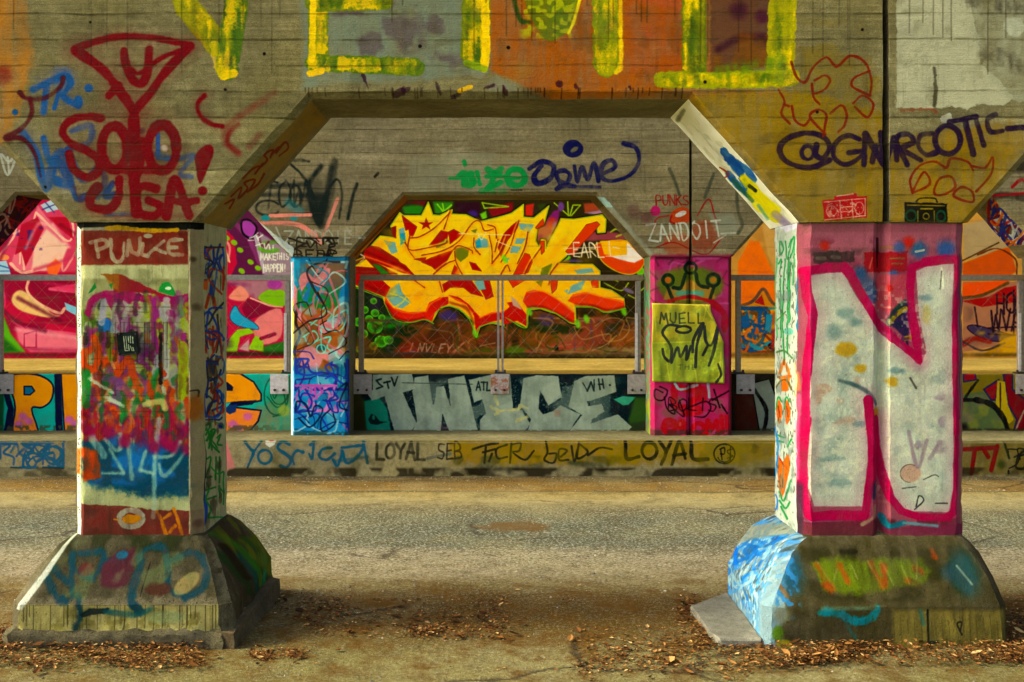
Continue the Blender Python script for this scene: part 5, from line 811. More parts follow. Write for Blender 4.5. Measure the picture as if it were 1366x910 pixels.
    s.F('255,690 400,680 400,880 300,880', '3d2c14', a=.75, soft=3, tex=.2); s.S('284,722 296,750 306,790', '23481f', 9, soft=5, a=.8); s.F('316,720 340,712 348,740 336,770 322,756', '586414', soft=8, j=3, a=.9); s.S('314,740 322,772 330,800|346,748 330,790', '1a6a3c', 7, soft=4, a=.85); s.F('340,760 358,750 358,780 336,800', '84888a', soft=6, a=.7); s.S('322,718 332,750', '33501a', 5, soft=4); s.S('296,704 312,730 322,770', '3f6a1c', 8, soft=5, tex=.3); s.S('330,740 326,800', '1f7a54', 5, soft=4); s.S('308,740 318,790 314,830', '14504a', 6, soft=5, tex=.3); s.M((300, 690, 362, 850), '6a6a20', .5, .7); s.S('300,728 306,770', '2c2412', 8, soft=5)
    w = Canvas('paint_right_pedestal_side', (1.36, -.3, 0), (0, 1, 0), (0, 0, 1), 1.2, .6, 420).oblique()
    w.F('950,690 1070,690 1070,880 950,880', '8499a8', soft=1, tex=.2); w.M((960, 700, 1050, 800), '3f8acc', .48, .85, N_M); w.M((960, 700, 1050, 860), '5f88b0', .5, .7); w.M((960, 700, 1050, 860), 'b4c0c4', .55, .7, N_M); w.M((960, 690, 1050, 860), '4a4a40', .62, .6, N_M); w.K((978, 715, 1030, 800), ['1f6cb4', '4a90c8', '9ab4c4', '2a5f90'], 26, 3.4, 5, .3, soft=2, a=.85)
    for q in ('974,770 984,782 980,800', '984,770 992,792 996,812', '976,758 990,764 1000,784', '998,790 1006,812 1008,838', '1004,800 1014,830 1016,850', '990,796 1000,822', '986,740 994,756', '1000,730 1008,752'): w.S(q, '1470c8', 4.5, soft=1.6, j=.6)
    w.F('984,706 1030,694 1034,712 1010,720 996,730', '8a897c', soft=5, a=.75)
    return a, b, s, w
def art_poster():
    c = front('paint_poster', 5.33, 866, 972, 400, 516, 3.0)
    c.F('866,400 972,400 972,516 866,516', 'b3a812', soft=1); c.M((866, 400, 972, 516), '8d9410', .5, .8); c.F('866,456 972,456 972,516 866,516', '8a9a12', soft=8, a=.7); c.M((868, 456, 968, 514), 'a8b41c', .54, .7, N_M)
    for s in ('872,458 930,456', '936,404 950,424 964,434', '944,404 938,430', '894,512 888,470', '930,512 926,480', '958,512 962,470', '872,406 876,450'): c.S(s, 'd0c83a', 1.4, soft=1.4, a=.7)
    for s in ('880,470 884,510', '910,480 914,512', '948,470 946,508', '902,466 898,508'): c.S(s, '5a6a0c', 4, soft=5, a=.5)
    c.T('MUELL', 881, 418, 9.5, 13, '3c4418', 2.2, gap=.3, rise=.01, smooth=False, soft=1.2); k = '0c1810'
    c.S('908,436 892,434 884,444 890,454 896,466 894,482 886,476 884,466', k, 4, soft=1.2); c.S('896,484 904,464 908,476 916,462 916,480 922,462', k, 3.6, soft=1.2); c.O(912, 440, 10, 4.5, k, 3, soft=1.2); c.S('924,470 926,452 938,432 930,460 928,490', k, 4, soft=1.2); c.S('940,436 942,456 950,460 958,436 952,470 946,488|944,462 938,474', k, 3.8, soft=1.2); c.T('THE', 905, 487, 6, 6, '4a5a18', 1.2, gap=.5, a=.7); c.S('958,486 962,500 956,510', k, 3)
    return c
def art_plaque():
    c = front('paint_plaque', -.02, 150, 192, 438, 480, 5.0)
    c.F('150,438 192,438 192,480 150,480', '1c2422', soft=1); c.M((150, 438, 192, 480), '2c3834', .5, .6)
    for s in ('164,449 166,468', '167,449 168.5,466|166.5,468 169.5,468', '170,449 171,457|170.5,460 171.5,468', '173,449 173.5,458|173,462 175.5,468', '176,450 176.5,458|176.5,464 177.5,468'): c.S(s, 'a9b09c', 1.2, smooth=False, soft=.7)
    c.S('158,474 184,471', '46504a', 1)
    return c

# ================================================================== GEOMETRY
ZT, ZC, ZS, HX = 3.72, 2.03, 2.642, .548         # beam top, pillar top, soffit, haunch run
BD, PD = .63, .55                                  # depth of beam and of pillars
C_LO, C_HI = (.10, .08, .038), (.27, .218, .115)
B_LO, B_HI = (.19, .155, .062), (.54, .45, .21)
frontf = lambda n, c: n.y < -.35
plain_beam = concrete('board_formed_concrete', (.17, .135, .07), (.42, .34, .19), board=.128, bump=.55)
plain_conc = concrete('bare_concrete', C_LO, C_HI, bump=.5)

def lower_edge(cols, x0, x1):
    pts = []
    for a, b in cols:
        for x, z in ((a - HX, ZS), (a, ZC), (b, ZC), (b + HX, ZS)):
            if x0 < x < x1: pts.append((x, z))
    def zat(x):
        for a, b in cols:
            if a <= x <= b: return ZC
            if a - HX < x < a: return ZC + (a - x) / HX * (ZS - ZC)
            if b < x < b + HX: return ZC + (x - b) / HX * (ZS - ZC)
        return ZS
    return [(x0, zat(x0))] + pts + [(x1, zat(x1))]
def beam(name, label, cols, x0, x1, y, rules, mats, amp, seed, step=.09):
    bm = bmesh.new()
    low = lower_edge(cols, x0, x1)
    prism(bm, [(x1, ZT), (x0, ZT)] + low, y, y + BD)
    bmesh.ops.recalc_face_normals(bm, faces=bm.faces[:])
    es = [e for e in bm.edges if all(v.co.z < 3 for v in e.verts) and any(abs(f.normal.y) > .9 for f in e.link_faces) and len(e.link_faces) == 2
          and not all(abs(v.co.z - ZC) < .01 for v in e.verts) and not all(abs(v.co.x - x0) < .001 or abs(v.co.x - x1) < .001 for v in e.verts)]
    bmesh.ops.bevel(bm, geom=es, offset=.032, segments=1, affect='EDGES')
    slice_(bm, 0, x0 + step, x1, step); slice_(bm, 2, 1.9, ZT, step)
    rough_(bm, amp, 7, seed=seed)
    o = build(name, bm, mats, None, rules, loc=((x0 + x1) / 2, y + BD / 2, ZC))
    return tag(o, label, 'beam')

cFB = art_front_beam(); cBB = art_back_beam(); cHL, cHR = art_left_haunch(), art_right_haunch(); cBL, cFL, cBR = art_back_haunch()
mFB = concrete('front_beam_painted', B_LO, B_HI, cFB, board=.128, bump=.75, drip=.35); mBB = concrete('back_beam_painted', (.19, .148, .074), (.5, .4, .225), cBB, board=.118, bump=.6, drip=.4)
mk = lambda cv, **k: concrete(cv.name + '_surface', C_LO, C_HI, cv, **k)
mHL, mHR, mBHL, mFHL, mBHR = [mk(q, bump=.4) for q in (cHL, cHR, cBL, cFL, cBR)]
under = lambda s, a, b: (lambda n, c: n.z < -.3 and n.x * s > .3 and a < c.x < b and abs(n.y) < .3)
fcols = [(-2.15, -1.493), (1.47, 2.31)]; bcols = [(-5.99, -5.38), (-2.12, -1.534), (1.467, 2.29), (5.4, 6.01)]
JX = 1.893
jl = thing('concrete_beam', 'near board-formed concrete beam with the yellow brush letters and the red SOLO tag', 'beam', (-1.4, BD / 2, ZC))
bl = beam('beam_body', '', fcols, -4.7, JX - .016, 0, [(frontf, cFB), (under(1, -1.5, -.9), cHL), (under(-1, .9, 1.5), cHR)], [plain_beam, mFB, mHL, mHR], .007, 1.)
for q in ('label', 'category', 'kind'): del bl[q]
bl.parent = jl; bl.location = bl.location - jl.location
bm = bmesh.new(); bx(bm, JX - .017, JX + .017, .09, BD - .06, ZC + .01, ZT); tar = concrete('joint_tar', (.006, .005, .004), (.012, .01, .008), bump=.3)
build('joint_filler', bm, [tar], jl)
beam('concrete_beam', 'near concrete beam right of the black joint, with a whitewashed block', fcols, JX + .016, 4.9, 0, [(frontf, cFB)], [plain_beam, mFB], .007, 5.)
jb = thing('concrete_beam', 'far concrete beam across the road with the navy bubble tag and pink arrow', 'beam', (-2, 5.35 + BD / 2, ZC))
bl = beam('beam_body', '', bcols, -7.6, 1.862 - .014, 5.35, [(frontf, cBB), (under(1, -1.54, -.9), cBL), (under(1, -5.4, -4.8), cFL)], [plain_beam, mBB, mBHL, mFHL], .007, 9., .11)
for q in ('label', 'category', 'kind'): del bl[q]
bl.parent = jb; bl.location = bl.location - jb.location
bm = bmesh.new(); bx(bm, 1.862 - .015, 1.862 + .015, 5.46, 5.35 + BD - .06, ZC + .01, ZT); build('joint_filler', bm, [tar], jb)
beam('concrete_beam', 'far concrete beam right of its black joint, behind the white haunch', bcols, 1.862 + .014, 7.4, 5.35, [(frontf, cBB), (under(-1, 4.6, 5.3), cBR)], [plain_beam, mBB, mBHR], .007, 13., .11)

def shaft(x0, x1, y, z0, z1, ch=.055, groove=None):
    y1 = y + PD - .01; bm = bmesh.new()
    pl = [(x0 + ch, y)]
    if groove: pl += [(groove - .042, y), (groove - .024, y + .014), (groove - .008, y + .04), (groove + .008, y + .04), (groove + .024, y + .014), (groove + .042, y)]
    pl += [(x1 - ch, y), (x1, y + ch), (x1, y1 - ch), (x1 - ch, y1), (x0 + ch, y1), (x0, y1 - ch), (x0, y + ch)]
    a = [bm.verts.new((px, py, z0)) for px, py in pl]; b = [bm.verts.new((px, py, z1)) for px, py in pl]; n = len(pl)
    bm.faces.new(a); bm.faces.new(b)
    for i in range(n): bm.faces.new((a[i], a[(i + 1) % n], b[(i + 1) % n], b[i]))
    slice_(bm, 2, z0 + .04, z1, .04); slice_(bm, 0, x0 + .07, x1, .07)
    return bm
def pedestal(x0, x1, y0, y1, prof):
    """prof: list of (height, overhang left, right, front, back, corner cut)"""
    bm = bmesh.new(); rings = []
    for z, l, r_, f, bk, ch in prof:
        X0, X1, Y0, Y1 = x0 - l, x1 + r_, y0 - f, y1 + bk
        pl = [(X0 + ch, Y0), (X1 - ch, Y0), (X1, Y0 + ch), (X1, Y1 - ch), (X1 - ch, Y1), (X0 + ch, Y1), (X0, Y1 - ch), (X0, Y0 + ch)]
        rings.append([bm.verts.new((px, py, z)) for px, py in pl])
    for a, b in zip(rings, rings[1:]):
        for i in range(8): bm.faces.new((a[i], a[(i + 1) % 8], b[(i + 1) % 8], b[i]))
    bm.faces.new(rings[0]); bm.faces.new(rings[-1])
    slice_(bm, 0, x0 - .4, x1 + .4, .035); slice_(bm, 1, y0 - .3, y1 + .4, .04); slice_(bm, 2, .02, .6, .03)
    return bm

# ---- near left pillar
cFL_, cFLs = art_left_pillar(), art_left_pillar_side(); cPL, cPR, cPLs, cPRs = art_pedestals()
mFL, mFLs = mk(cFL_, bump=.55, drip=.7), mk(cFLs, bump=.5, drip=.4)
GP = 'painted concrete pillars'
t = thing('concrete_pillar', 'near left pillar painted orange, green and blue below a brown band of pale letters', 'pillar', (-1.8, .27, 0), GP)
bm = shaft(-2.134, -1.493, .012, .44, 2.034); rough_(bm, .008, 9, seed=3.); rough_(bm, .004, 30, seed=2.); rough_(bm, .011, 15, lambda q: q.y < .08 and (q.x < -2.07 or q.x > -1.56), 6.)
build('shaft', bm, [plain_conc, mFL, mFLs], t, [(frontf, cFL_), (lambda n, c: n.x > .6, cFLs)])
bm = pedestal(-2.12, -1.493, .01, .55, [(-.05, .27, .215, .245, .24, .05), (.06, .265, .21, .24, .23, .05), (.085, .228, .195, .226, .21, .05), (.2, .225, .195, .222, .205, .05), (.34, .148, .125, .122, .12, .045), (.44, .075, .06, .045, .05, .04), (.478, .015, .02, .004, .0, .04), (.49, -.04, -.04, -.04, -.04, .05)])
rough_(bm, .008, 5, seed=8.); rough_(bm, .026, 19, lambda q: q.z < .095, 4.)
stone = lambda nm, cv: concrete(nm, (.075, .06, .034), (.24, .195, .115), cv, bump=.9, pebble=1.3, drip=.8)
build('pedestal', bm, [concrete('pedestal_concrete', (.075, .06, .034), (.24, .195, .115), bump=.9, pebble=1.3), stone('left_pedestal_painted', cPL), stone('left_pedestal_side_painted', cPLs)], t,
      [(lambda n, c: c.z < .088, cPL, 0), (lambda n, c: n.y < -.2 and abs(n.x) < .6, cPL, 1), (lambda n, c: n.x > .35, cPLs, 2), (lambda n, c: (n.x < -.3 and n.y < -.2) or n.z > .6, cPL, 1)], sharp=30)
# ---- near right pillar
cFR, cFRs = art_right_pillar(), art_right_pillar_side()
mFR, mFRs = mk(cFR, bump=.7, drip=.25), mk(cFRs, bump=.5, drip=.2)
bm = bmesh.new(); pl = [(-1.36, -.215), (-1.262, -.235), (-1.222, .62), (-1.4, .7)]
a = [bm.verts.new((x, y, -.03)) for x, y in pl]; b_ = [bm.verts.new((x - .012 * (x > -1.4), y, .075 + .03 * (y > 0))) for x, y in pl]
bm.faces.new(a); bm.faces.new(b_); [bm.faces.new((a[i], a[(i + 1) % 4], b_[(i + 1) % 4], b_[i])) for i in range(4)]
slice_(bm, 1, -.2, .7, .05); slice_(bm, 2, 0, .1, .03); rough_(bm, .012, 11)
build('footing', bm, [concrete('footing_concrete', (.07, .05, .028), (.2, .14, .08), bump=.8)], t)
def is_left(c):
    pr = [(.03, .235, .228, .035), (.19, .232, .222, .04), (.31, .175, .152, .045), (.41, .11, .08, .05), (.455, .055, .036, .05), (.475, .01, .006, .045)]
    z = min(max(c.z, .031), .474)
    for (z0, l0, f0, c0), (z1, l1, f1, c1) in zip(pr, pr[1:]):
        if z0 <= z <= z1:
            k_ = (z - z0) / (z1 - z0); return c.x < 1.47 - (l0 + (l1 - l0) * k_) + (c0 + (c1 - c0) * k_) * .98
    return False
t = thing('concrete_pillar', 'wide near right concrete pillar with the big pink-outlined letter N', 'pillar', (1.87, .27, 0), GP)
bm = shaft(1.47, 2.298, .012, .44, 2.034, groove=1.876); rough_(bm, .007, 9, seed=13.); rough_(bm, .0035, 30, seed=12.); rough_(bm, .010, 15, lambda q: q.y < .08 and (q.x < 1.54 or q.x > 2.23), 7.)
build('shaft', bm, [plain_conc, mFR, mFRs], t, [(frontf, cFR), (lambda n, c: n.x < -.6, cFRs)])
bm = pedestal(1.47, 2.271, .01, .55, [(-.05, .24, .13, .235, .1, .035), (.03, .235, .13, .228, .1, .035), (.19, .232, .13, .222, .1, .04), (.31, .175, .105, .152, .09, .045), (.41, .11, .068, .08, .06, .05), (.455, .055, .035, .036, .03, .05), (.475, .01, .012, .006, .0, .045), (.49, -.04, -.04, -.04, -.04, .05)])
[setattr(f, 'smooth', is_left(f.calc_center_median())) for f in bm.faces]
rough_(bm, .009, 5, seed=18.); rough_(bm, .006, 22, seed=4.)
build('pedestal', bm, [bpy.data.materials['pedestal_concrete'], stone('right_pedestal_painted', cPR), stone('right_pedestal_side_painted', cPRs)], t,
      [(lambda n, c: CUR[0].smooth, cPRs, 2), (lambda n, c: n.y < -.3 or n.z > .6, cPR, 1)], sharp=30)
# ---- far pillars
cQL, cQR, cQRs = art_back_left_pillar(), art_back_right_pillar(), art_back_right_pillar_side()
t = thing('concrete_pillar', 'narrow far pillar painted bright blue with pink hearts, left of the grey TWICE wall', 'pillar', (-1.82, 5.62, .25), GP)
bm = shaft(-2.115, -1.534, 5.362, .2, 2.034, ch=.04); rough_(bm, .005, 9, seed=23.)
build('shaft', bm, [plain_conc, mk(cQL, bump=.35)], t, [(frontf, cQL)])
t = thing('concrete_pillar', 'far magenta pillar with a painted crown, right of the grey TWICE wall', 'pillar', (1.87, 5.62, .25), GP)
bm = shaft(1.467, 2.278, 5.362, .2, 2.034, ch=.04, groove=1.862); rough_(bm, .004, 9, seed=33.)
build('shaft', bm, [plain_conc, mk(cQR, bump=.35), mk(cQRs, bump=.3)], t, [(frontf, cQR), (lambda n, c: n.x < -.6, cQRs)])
for x0, x1, sd, w in ((-5.99, -5.38, 43., 'far pillar of bare concrete at the left end of the kerb'), (5.4, 6.01, 53., 'far pillar of bare concrete at the right end of the kerb')):
    t = thing('concrete_pillar', w, 'pillar', ((x0 + x1) / 2, 5.62, .25), GP)
    bm = shaft(x0, x1, 5.362, .2, 2.034, ch=.04); rough_(bm, .005, 9, seed=sd); build('shaft', bm, [plain_conc], t)

# ---- kerb, walkway, parapets, mural wall
cK = art_kerb(); bm = bmesh.new()
bx(bm, -14, 14, 5.0, 5.74, -.3, .252); bmesh.ops.bevel(bm, geom=[e for e in bm.edges if all(v.co.z > .2 and v.co.y < 5.1 for v in e.verts)], offset=.022, segments=2, affect='EDGES')
slice_(bm, 0, -8, 8, .12); slice_(bm, 2, -.1, .26, .09); slice_(bm, 1, 5.05, 5.7, .12); rough_(bm, .008, 6, seed=2.)
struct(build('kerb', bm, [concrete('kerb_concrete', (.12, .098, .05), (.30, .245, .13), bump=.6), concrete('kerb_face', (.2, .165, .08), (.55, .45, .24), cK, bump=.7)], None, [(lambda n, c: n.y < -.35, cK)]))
bm = bmesh.new(); bx(bm, -14, 14, 6.26, 8.85, .0, .8)
struct(build('walkway', bm, [concrete('walkway_concrete', (.22, .14, .03), (.50, .33, .085), bump=.6, drip=0.)]))  # golden colour holds the warm lamplight falling on the floor
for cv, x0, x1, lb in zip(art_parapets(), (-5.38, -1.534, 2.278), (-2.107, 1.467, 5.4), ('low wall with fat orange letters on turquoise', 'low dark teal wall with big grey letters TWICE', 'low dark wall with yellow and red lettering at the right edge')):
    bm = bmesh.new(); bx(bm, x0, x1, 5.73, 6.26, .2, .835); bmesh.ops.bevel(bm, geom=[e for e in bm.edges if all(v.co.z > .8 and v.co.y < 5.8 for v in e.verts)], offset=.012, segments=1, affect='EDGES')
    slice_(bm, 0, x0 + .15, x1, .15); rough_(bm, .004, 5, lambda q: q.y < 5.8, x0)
    o = build('low_wall', bm, [concrete(cv.name + '_top', (.22, .13, .02), (.36, .22, .04), bump=.4), mk(cv, bump=.4)], None, [(frontf, cv)], loc=((x0 + x1) / 2, 5.95, .2)); tag(o, lb, 'wall')  # gold wall tops continue the lamplight coloured into the walkway
cM = art_mural(); bm = bmesh.new(); bx(bm, -14, 14, 8.8, 9.2, .0, ZT)
slice_(bm, 0, -8, 8, .5)
o = build('mural_wall', bm, [plain_conc, concrete('mural_surface', (.16, .12, .07), (.38, .3, .17), cM, board=.33, bump=.2, grime=.7, pebble=.5)], None, [(frontf, cM)], loc=(0, 9, .8))
tag(o, 'long back wall behind the walkway fence covered in pink, yellow and orange murals', 'wall')

# ---- fences: one per bay
galv = metal('galvanised_steel', (.36, .34, .29), .55, .6); dark_rail = metal('painted_rail', (.3, .245, .14), .6, .3); white_st = metal('whitened_steel', (.66, .66, .62), .6, .1); plate_m = metal('plate_steel', (.4, .38, .34), .6, .2); rusty = metal('plate_rusted', (.5, .47, .42), .7, .1, rust=.46); bolt_m = metal('bolt_steel', (.05, .04, .035), .6, .5)
wire_m = metal('wire', (.3, .24, .12), .5, .5); pl_white = metal('plate_whitened', (.7, .7, .68), .55, .1)
FY = 5.80
def fence(label, x0, x1, posts, plates, lightrail=False):
    t = thing('railing', label, 'fence', ((x0 + x1) / 2, FY, .835), 'railings along the walkway')
    bm = bmesh.new(); bx(bm, x0, x1, FY - .028, FY + .028, 1.795, 1.855, .006); build('top_rail', bm, [galv if lightrail else dark_rail], t)
    for px, kind in posts:
        bm = bmesh.new()
        if kind == 'pair': [bx(bm, px + s - .011, px + s + .011, FY - .02, FY + .02, .836, 1.794) for s in (-.022, .022)]
        else: bx(bm, px - .026, px + .026, FY - .026, FY + .026, .836, 1.794, .004)
        p = build('post', bm, [galv if kind != 'dark' else dark_rail], t)
        bm = bmesh.new(); bx(bm, px - .06, px + .06, FY - .05, FY + .05, .837, .852, .003); cyl(bm, (px - .045, FY - .03, .85), (px - .045, FY - .03, .875), .012, 6); cyl(bm, (px + .045, FY - .03, .85), (px + .045, FY - .03, .875), .012, 6); build('foot', bm, [bolt_m], p)
        if kind == 'sleeve':
            bm = bmesh.new(); bx(bm, px - .034, px - .006, FY - .034, FY - .027, .86, 1.46); build('sleeve', bm, [white_st], p)
    for px, m in plates:
        bm = bmesh.new(); bx(bm, px - .095, px + .095, 5.712, 5.724, .63, .832, .003)
        q = build('mounting_plate', bm, [m], t)
        for s in (-.045, .045):
            bm = bmesh.new(); cyl(bm, (px + s, 5.690, .672), (px + s, 5.713, .672), .014, 6); build('bolt', bm, [bolt_m], q)
    bm = bmesh.new(); DX, DZ = .2, .105; zlo, zhi = .86, 1.79; n = int((zhi - zlo) / DZ)
    ln2 = []
    k = int((x1 - x0) / DX) + 1
    for i in range(-n, k + n):                       # two sets of slanting wires
        for s in (1, -1):
            xa, xb = x0 + i * DX, x0 + i * DX + s * DX / 2 * ((zhi - zlo) / (DZ / 2)) * .5
            za, zb = zlo, zhi
            def cl(x_, xa=xa, xb=xb): return zlo + (x_ - xa) / (xb - xa) * (zhi - zlo)
            lo, hi = min(xa, xb), max(xa, xb); a, b = max(lo, x0), min(hi, x1)
            if b - a < .02: continue
            cyl(bm, (a, FY + .006 * s, cl(a)), (b, FY + .006 * s, cl(b)), .0006, 3)
    build('wire_mesh', bm, [wire_m], t)
X_ = lambda px: (px - PX0) / 128.9
fence('wire mesh railing in front of the pink mural', -5.37, -2.13, [(X_(384), 'sleeve'), (-3.72, 'pair'), (-5.2, 'plain')], [(X_(375), pl_white), (-3.72, plate_m), (-5.12, plate_m)], True)
fence('wire mesh railing in front of the yellow mural', -1.48, X_(858), [(X_(482), 'dark'), (X_(667.5), 'pair'), (X_(851), 'sleeve')], [(X_(485), plate_m), (X_(667), rusty), (X_(848), plate_m)])
fence('wire mesh railing in front of the orange mural at the right', 2.32, 5.38, [(X_(984.5), 'dark'), (3.75, 'pair'), (X_(1361), 'sleeve')], [(X_(992), plate_m), (3.75, plate_m), (X_(1362), plate_m)])

# ---- poster, plaque, loose slab
cP = art_poster(); bm = bmesh.new(); nx, nz = 40, 44; kx = (5.33 + 5.3) / FPX
wx = lambda px: (px - PX0) * kx
wz = lambda py: EYE[2] + (PY0 - py) * kx
g = []
for j in range(nz + 1):
    row = []
    for i in range(nx + 1):
        u, v = i / nx, j / nz
        right = 948 + 18 * min(1, max(0, (v - .08) / .4)) - 0 * v
        px = 870 + (right - 870) * u + math.sin(v * 9) * .5; py = 405.5 + 105 * v + (u - .5) * 2
        h = .006 + .006 * math.sin(u * 13 + v * 4) ** 2 + .007 * max(0, math.sin(v * 17 + u * 7)) * u + .05 * max(0, u - .82) * max(0, v - .3) * 3
        row.append(bm.verts.new((wx(px), 5.358 - h, wz(py))))
    g.append(row)
for j in range(nz):
    for i in range(nx): bm.faces.new((g[j][i], g[j + 1][i], g[j + 1][i + 1], g[j][i + 1]))
m, nt, b, nd, ln, noise, ramp, mix, math_ = mat_base('poster_sheet')
tx = nd('TexImage', extension='EXTEND'); tx.image = cP.image(); ln(nd('UVMap', uv_map='UVMap').outputs[0], tx.inputs[0]); ln(tx.outputs[0], b.inputs['Base Color']); b.inputs['Roughness'].default_value = .42
bp = nd('Bump', i_Strength=.5, i_Distance=.01); ln(noise(nd('NewGeometry').outputs['Position'], 24, 4, .6, 1.2), bp.inputs['Height']); ln(bp.outputs[0], b.inputs['Normal'])
o = build('poster', bm, [m, m], None, [(lambda n, c: True, cP)], loc=(wx(918), 5.355, wz(458)))
for f in o.data.polygons: f.use_smooth = True
so = o.modifiers.new('thickness', 'SOLIDIFY'); so.thickness = .0015; so.offset = 0
tag(o, 'crumpled yellow-green sheet with black lettering stuck over the crown pillar', 'poster')

cQ = art_plaque(); t = thing('plaque', 'small tilted dark plaque with pale lettering on the near left pillar', 'plaque', (-1.852, .0, 1.43))
bm = bmesh.new(); bx(bm, -.05, .05, -.012, .008, -.056, .056, .003)
for v in bm.verts: v.co += Vector((-1.852, 0, 1.43))
bmesh.ops.rotate(bm, verts=bm.verts[:], cent=(-1.852, 0, 1.43), matrix=__import__('mathutils').Matrix.Rotation(R(-6), 3, 'Y'))
build('backing_plate', bm, [metal('plaque_steel', (.03, .035, .033), .5, .3), concrete('plaque_face', (.02, .02, .02), (.03, .03, .03), cQ, bump=.15, grime=.5, pebble=.2)], t, [(lambda n, c: n.y < -.8, cQ)])
for s, q in ((-1, -1), (1, -1), (-1, 1), (1, 1)):
    bm = bmesh.new(); cyl(bm, (-1.852 + s * .041, -.018, 1.43 + q * .047), (-1.852 + s * .041, -.011, 1.43 + q * .047), .004, 8); build('screw', bm, [bolt_m], t)

bm = bmesh.new(); pl = [(.988, .36), (1.23, .6), (1.3, .3), (1.3, -.2), (1.03, -.19), (1.008, -.09)]
a = [bm.verts.new((x, y, -.02)) for x, y in pl]; b_ = [bm.verts.new((x, y, .032 + .01 * (x - 1))) for x, y in pl]
bm.faces.new(a); bm.faces.new(b_); [bm.faces.new((a[i], a[(i + 1) % 6], b_[(i + 1) % 6], b_[i])) for i in range(6)]
bmesh.ops.bevel(bm, geom=bm.edges[:], offset=.008, segments=1, affect='EDGES'); slice_(bm, 0, .9, 1.4, .04); slice_(bm, 1, -.3, .7, .04); rough_(bm, .008, 12)
for v in bm.verts:
    if v.co.x > 1.225: v.co.x = min(v.co.x, 1.228)
o = build('broken_slab', bm, [concrete('slab_concrete', (.15, .13, .1), (.36, .32, .26), bump=.6)], loc=(1.1, -.03, 0)); tag(o, 'flat broken concrete slab on the ground beside the pillar with the letter N', 'slab')

# ---- ground
def zroad(y): return -.09 * min(1, max(0, (y - .9) / 3.6)) ** .8 if y > .9 else 0.
def sheet(name, x0, x1, y0, y1, sx, sy, zf, mat):
    nx, ny = int((x1 - x0) / sx), int((y1 - y0) / sy); V = []; Fc = []
    for j in range(ny + 1):
        for i in range(nx + 1):
            x, y = x0 + (x1 - x0) * i / nx, y0 + (y1 - y0) * j / ny; V.append((x, y, zf(x, y)))
    for j in range(ny):
        for i in range(nx): q = j * (nx + 1) + i; Fc.append((q, q + 1, q + nx + 2, q + nx + 1))
    me = bpy.data.meshes.new(name); me.from_pydata(V, [], Fc); me.materials.append(mat); me.shade_smooth(); return struct(link(name, me))
def zground(x, y):
    z = zroad(y) + .006 * mnoise.noise(Vector((x * 1.6, y * 1.6, 0))) + .004 * mnoise.noise(Vector((x * 6, y * 6, 3)))
    if y > 3.5: z += .028 * math.exp(-((y - 4.02 - .05 * mnoise.noise(Vector((x * .8, 1, 0)))) / .13) ** 2) - .012 * math.exp(-((y - 4.5) / .3) ** 2)
    return z
m, nt, b, nd, ln, noise, ramp, mix, math_ = mat_base('road_surface')
pos = nd('NewGeometry').outputs['Position']; sp = nd('SeparateXYZ'); ln(pos, sp.inputs[0])
big = noise(pos, .9, 5, .65); med = noise(pos, 6, 6, .7); fine = noise(pos, 52, 5, .8); grit = noise(pos, 190, 2, .6)
st = nd('Mapping'); st.inputs['Scale'].default_value = (.35, 2.2, 1); ln(pos, st.inputs[0]); streak = noise(st.outputs[0], 1.5, 5, .65)
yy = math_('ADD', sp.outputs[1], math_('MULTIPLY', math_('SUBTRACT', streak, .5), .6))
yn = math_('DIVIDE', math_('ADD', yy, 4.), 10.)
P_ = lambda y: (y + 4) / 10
base = ramp(yn, [(q, (c[0] * .66, c[1] * (.645 + .02 * (.5 < q < .78)), c[2] * (.43 + .15 * (.5 < q < .78)))) for q, c in [(P_(-1.5), (.27, .245, .115)), (P_(-.35), (.245, .215, .09)), (P_(.05), (.15, .082, .008)), (P_(.6), (.125, .066, .006)), (P_(.85), (.26, .20, .085)), (P_(1.15), (.36, .29, .17)), (P_(1.7), (.33, .28, .18)), (P_(2.0), (.115, .125, .085)), (P_(2.9), (.10, .115, .075)), (P_(3.3), (.20, .17, .08)), (P_(3.7), (.42, .34, .15)), (P_(3.95), (.38, .29, .12)), (P_(4.06), (.05, .036, .02)), (P_(4.2), (.28, .155, .022)), (P_(4.7), (.22, .12, .016)), (P_(4.9), (.03, .02, .01))]])  # dark band between the bases: painted shadow as well as brown dirt
col = mix(ramp(med, [(.36, .6), (.55, 0.)]), base, (.06, .042, .012))
col = mix(math_('MULTIPLY', ramp(big, [(.45, 0.), (.62, 1.)]), .35), col, (.27, .235, .10))
inroad = ramp(yn, [(P_(.5), .35), (P_(1.6), 1.), (P_(3.1), 1.), (P_(3.6), .35)])
col = mix(math_('MULTIPLY', math_('MULTIPLY', ramp(fine, [(.53, 0.), (.6, 1.)]), inroad), .8), col, (.40, .40, .30))
col = mix(math_('MULTIPLY', math_('MULTIPLY', ramp(fine, [(.4, 1.), (.48, 0.)]), inroad), .9), col, (.03, .03, .02))
col = mix(math_('MULTIPLY', ramp(grit, [(.58, 0.), (.7, 1.)]), .55), col, (.40, .33, .12))
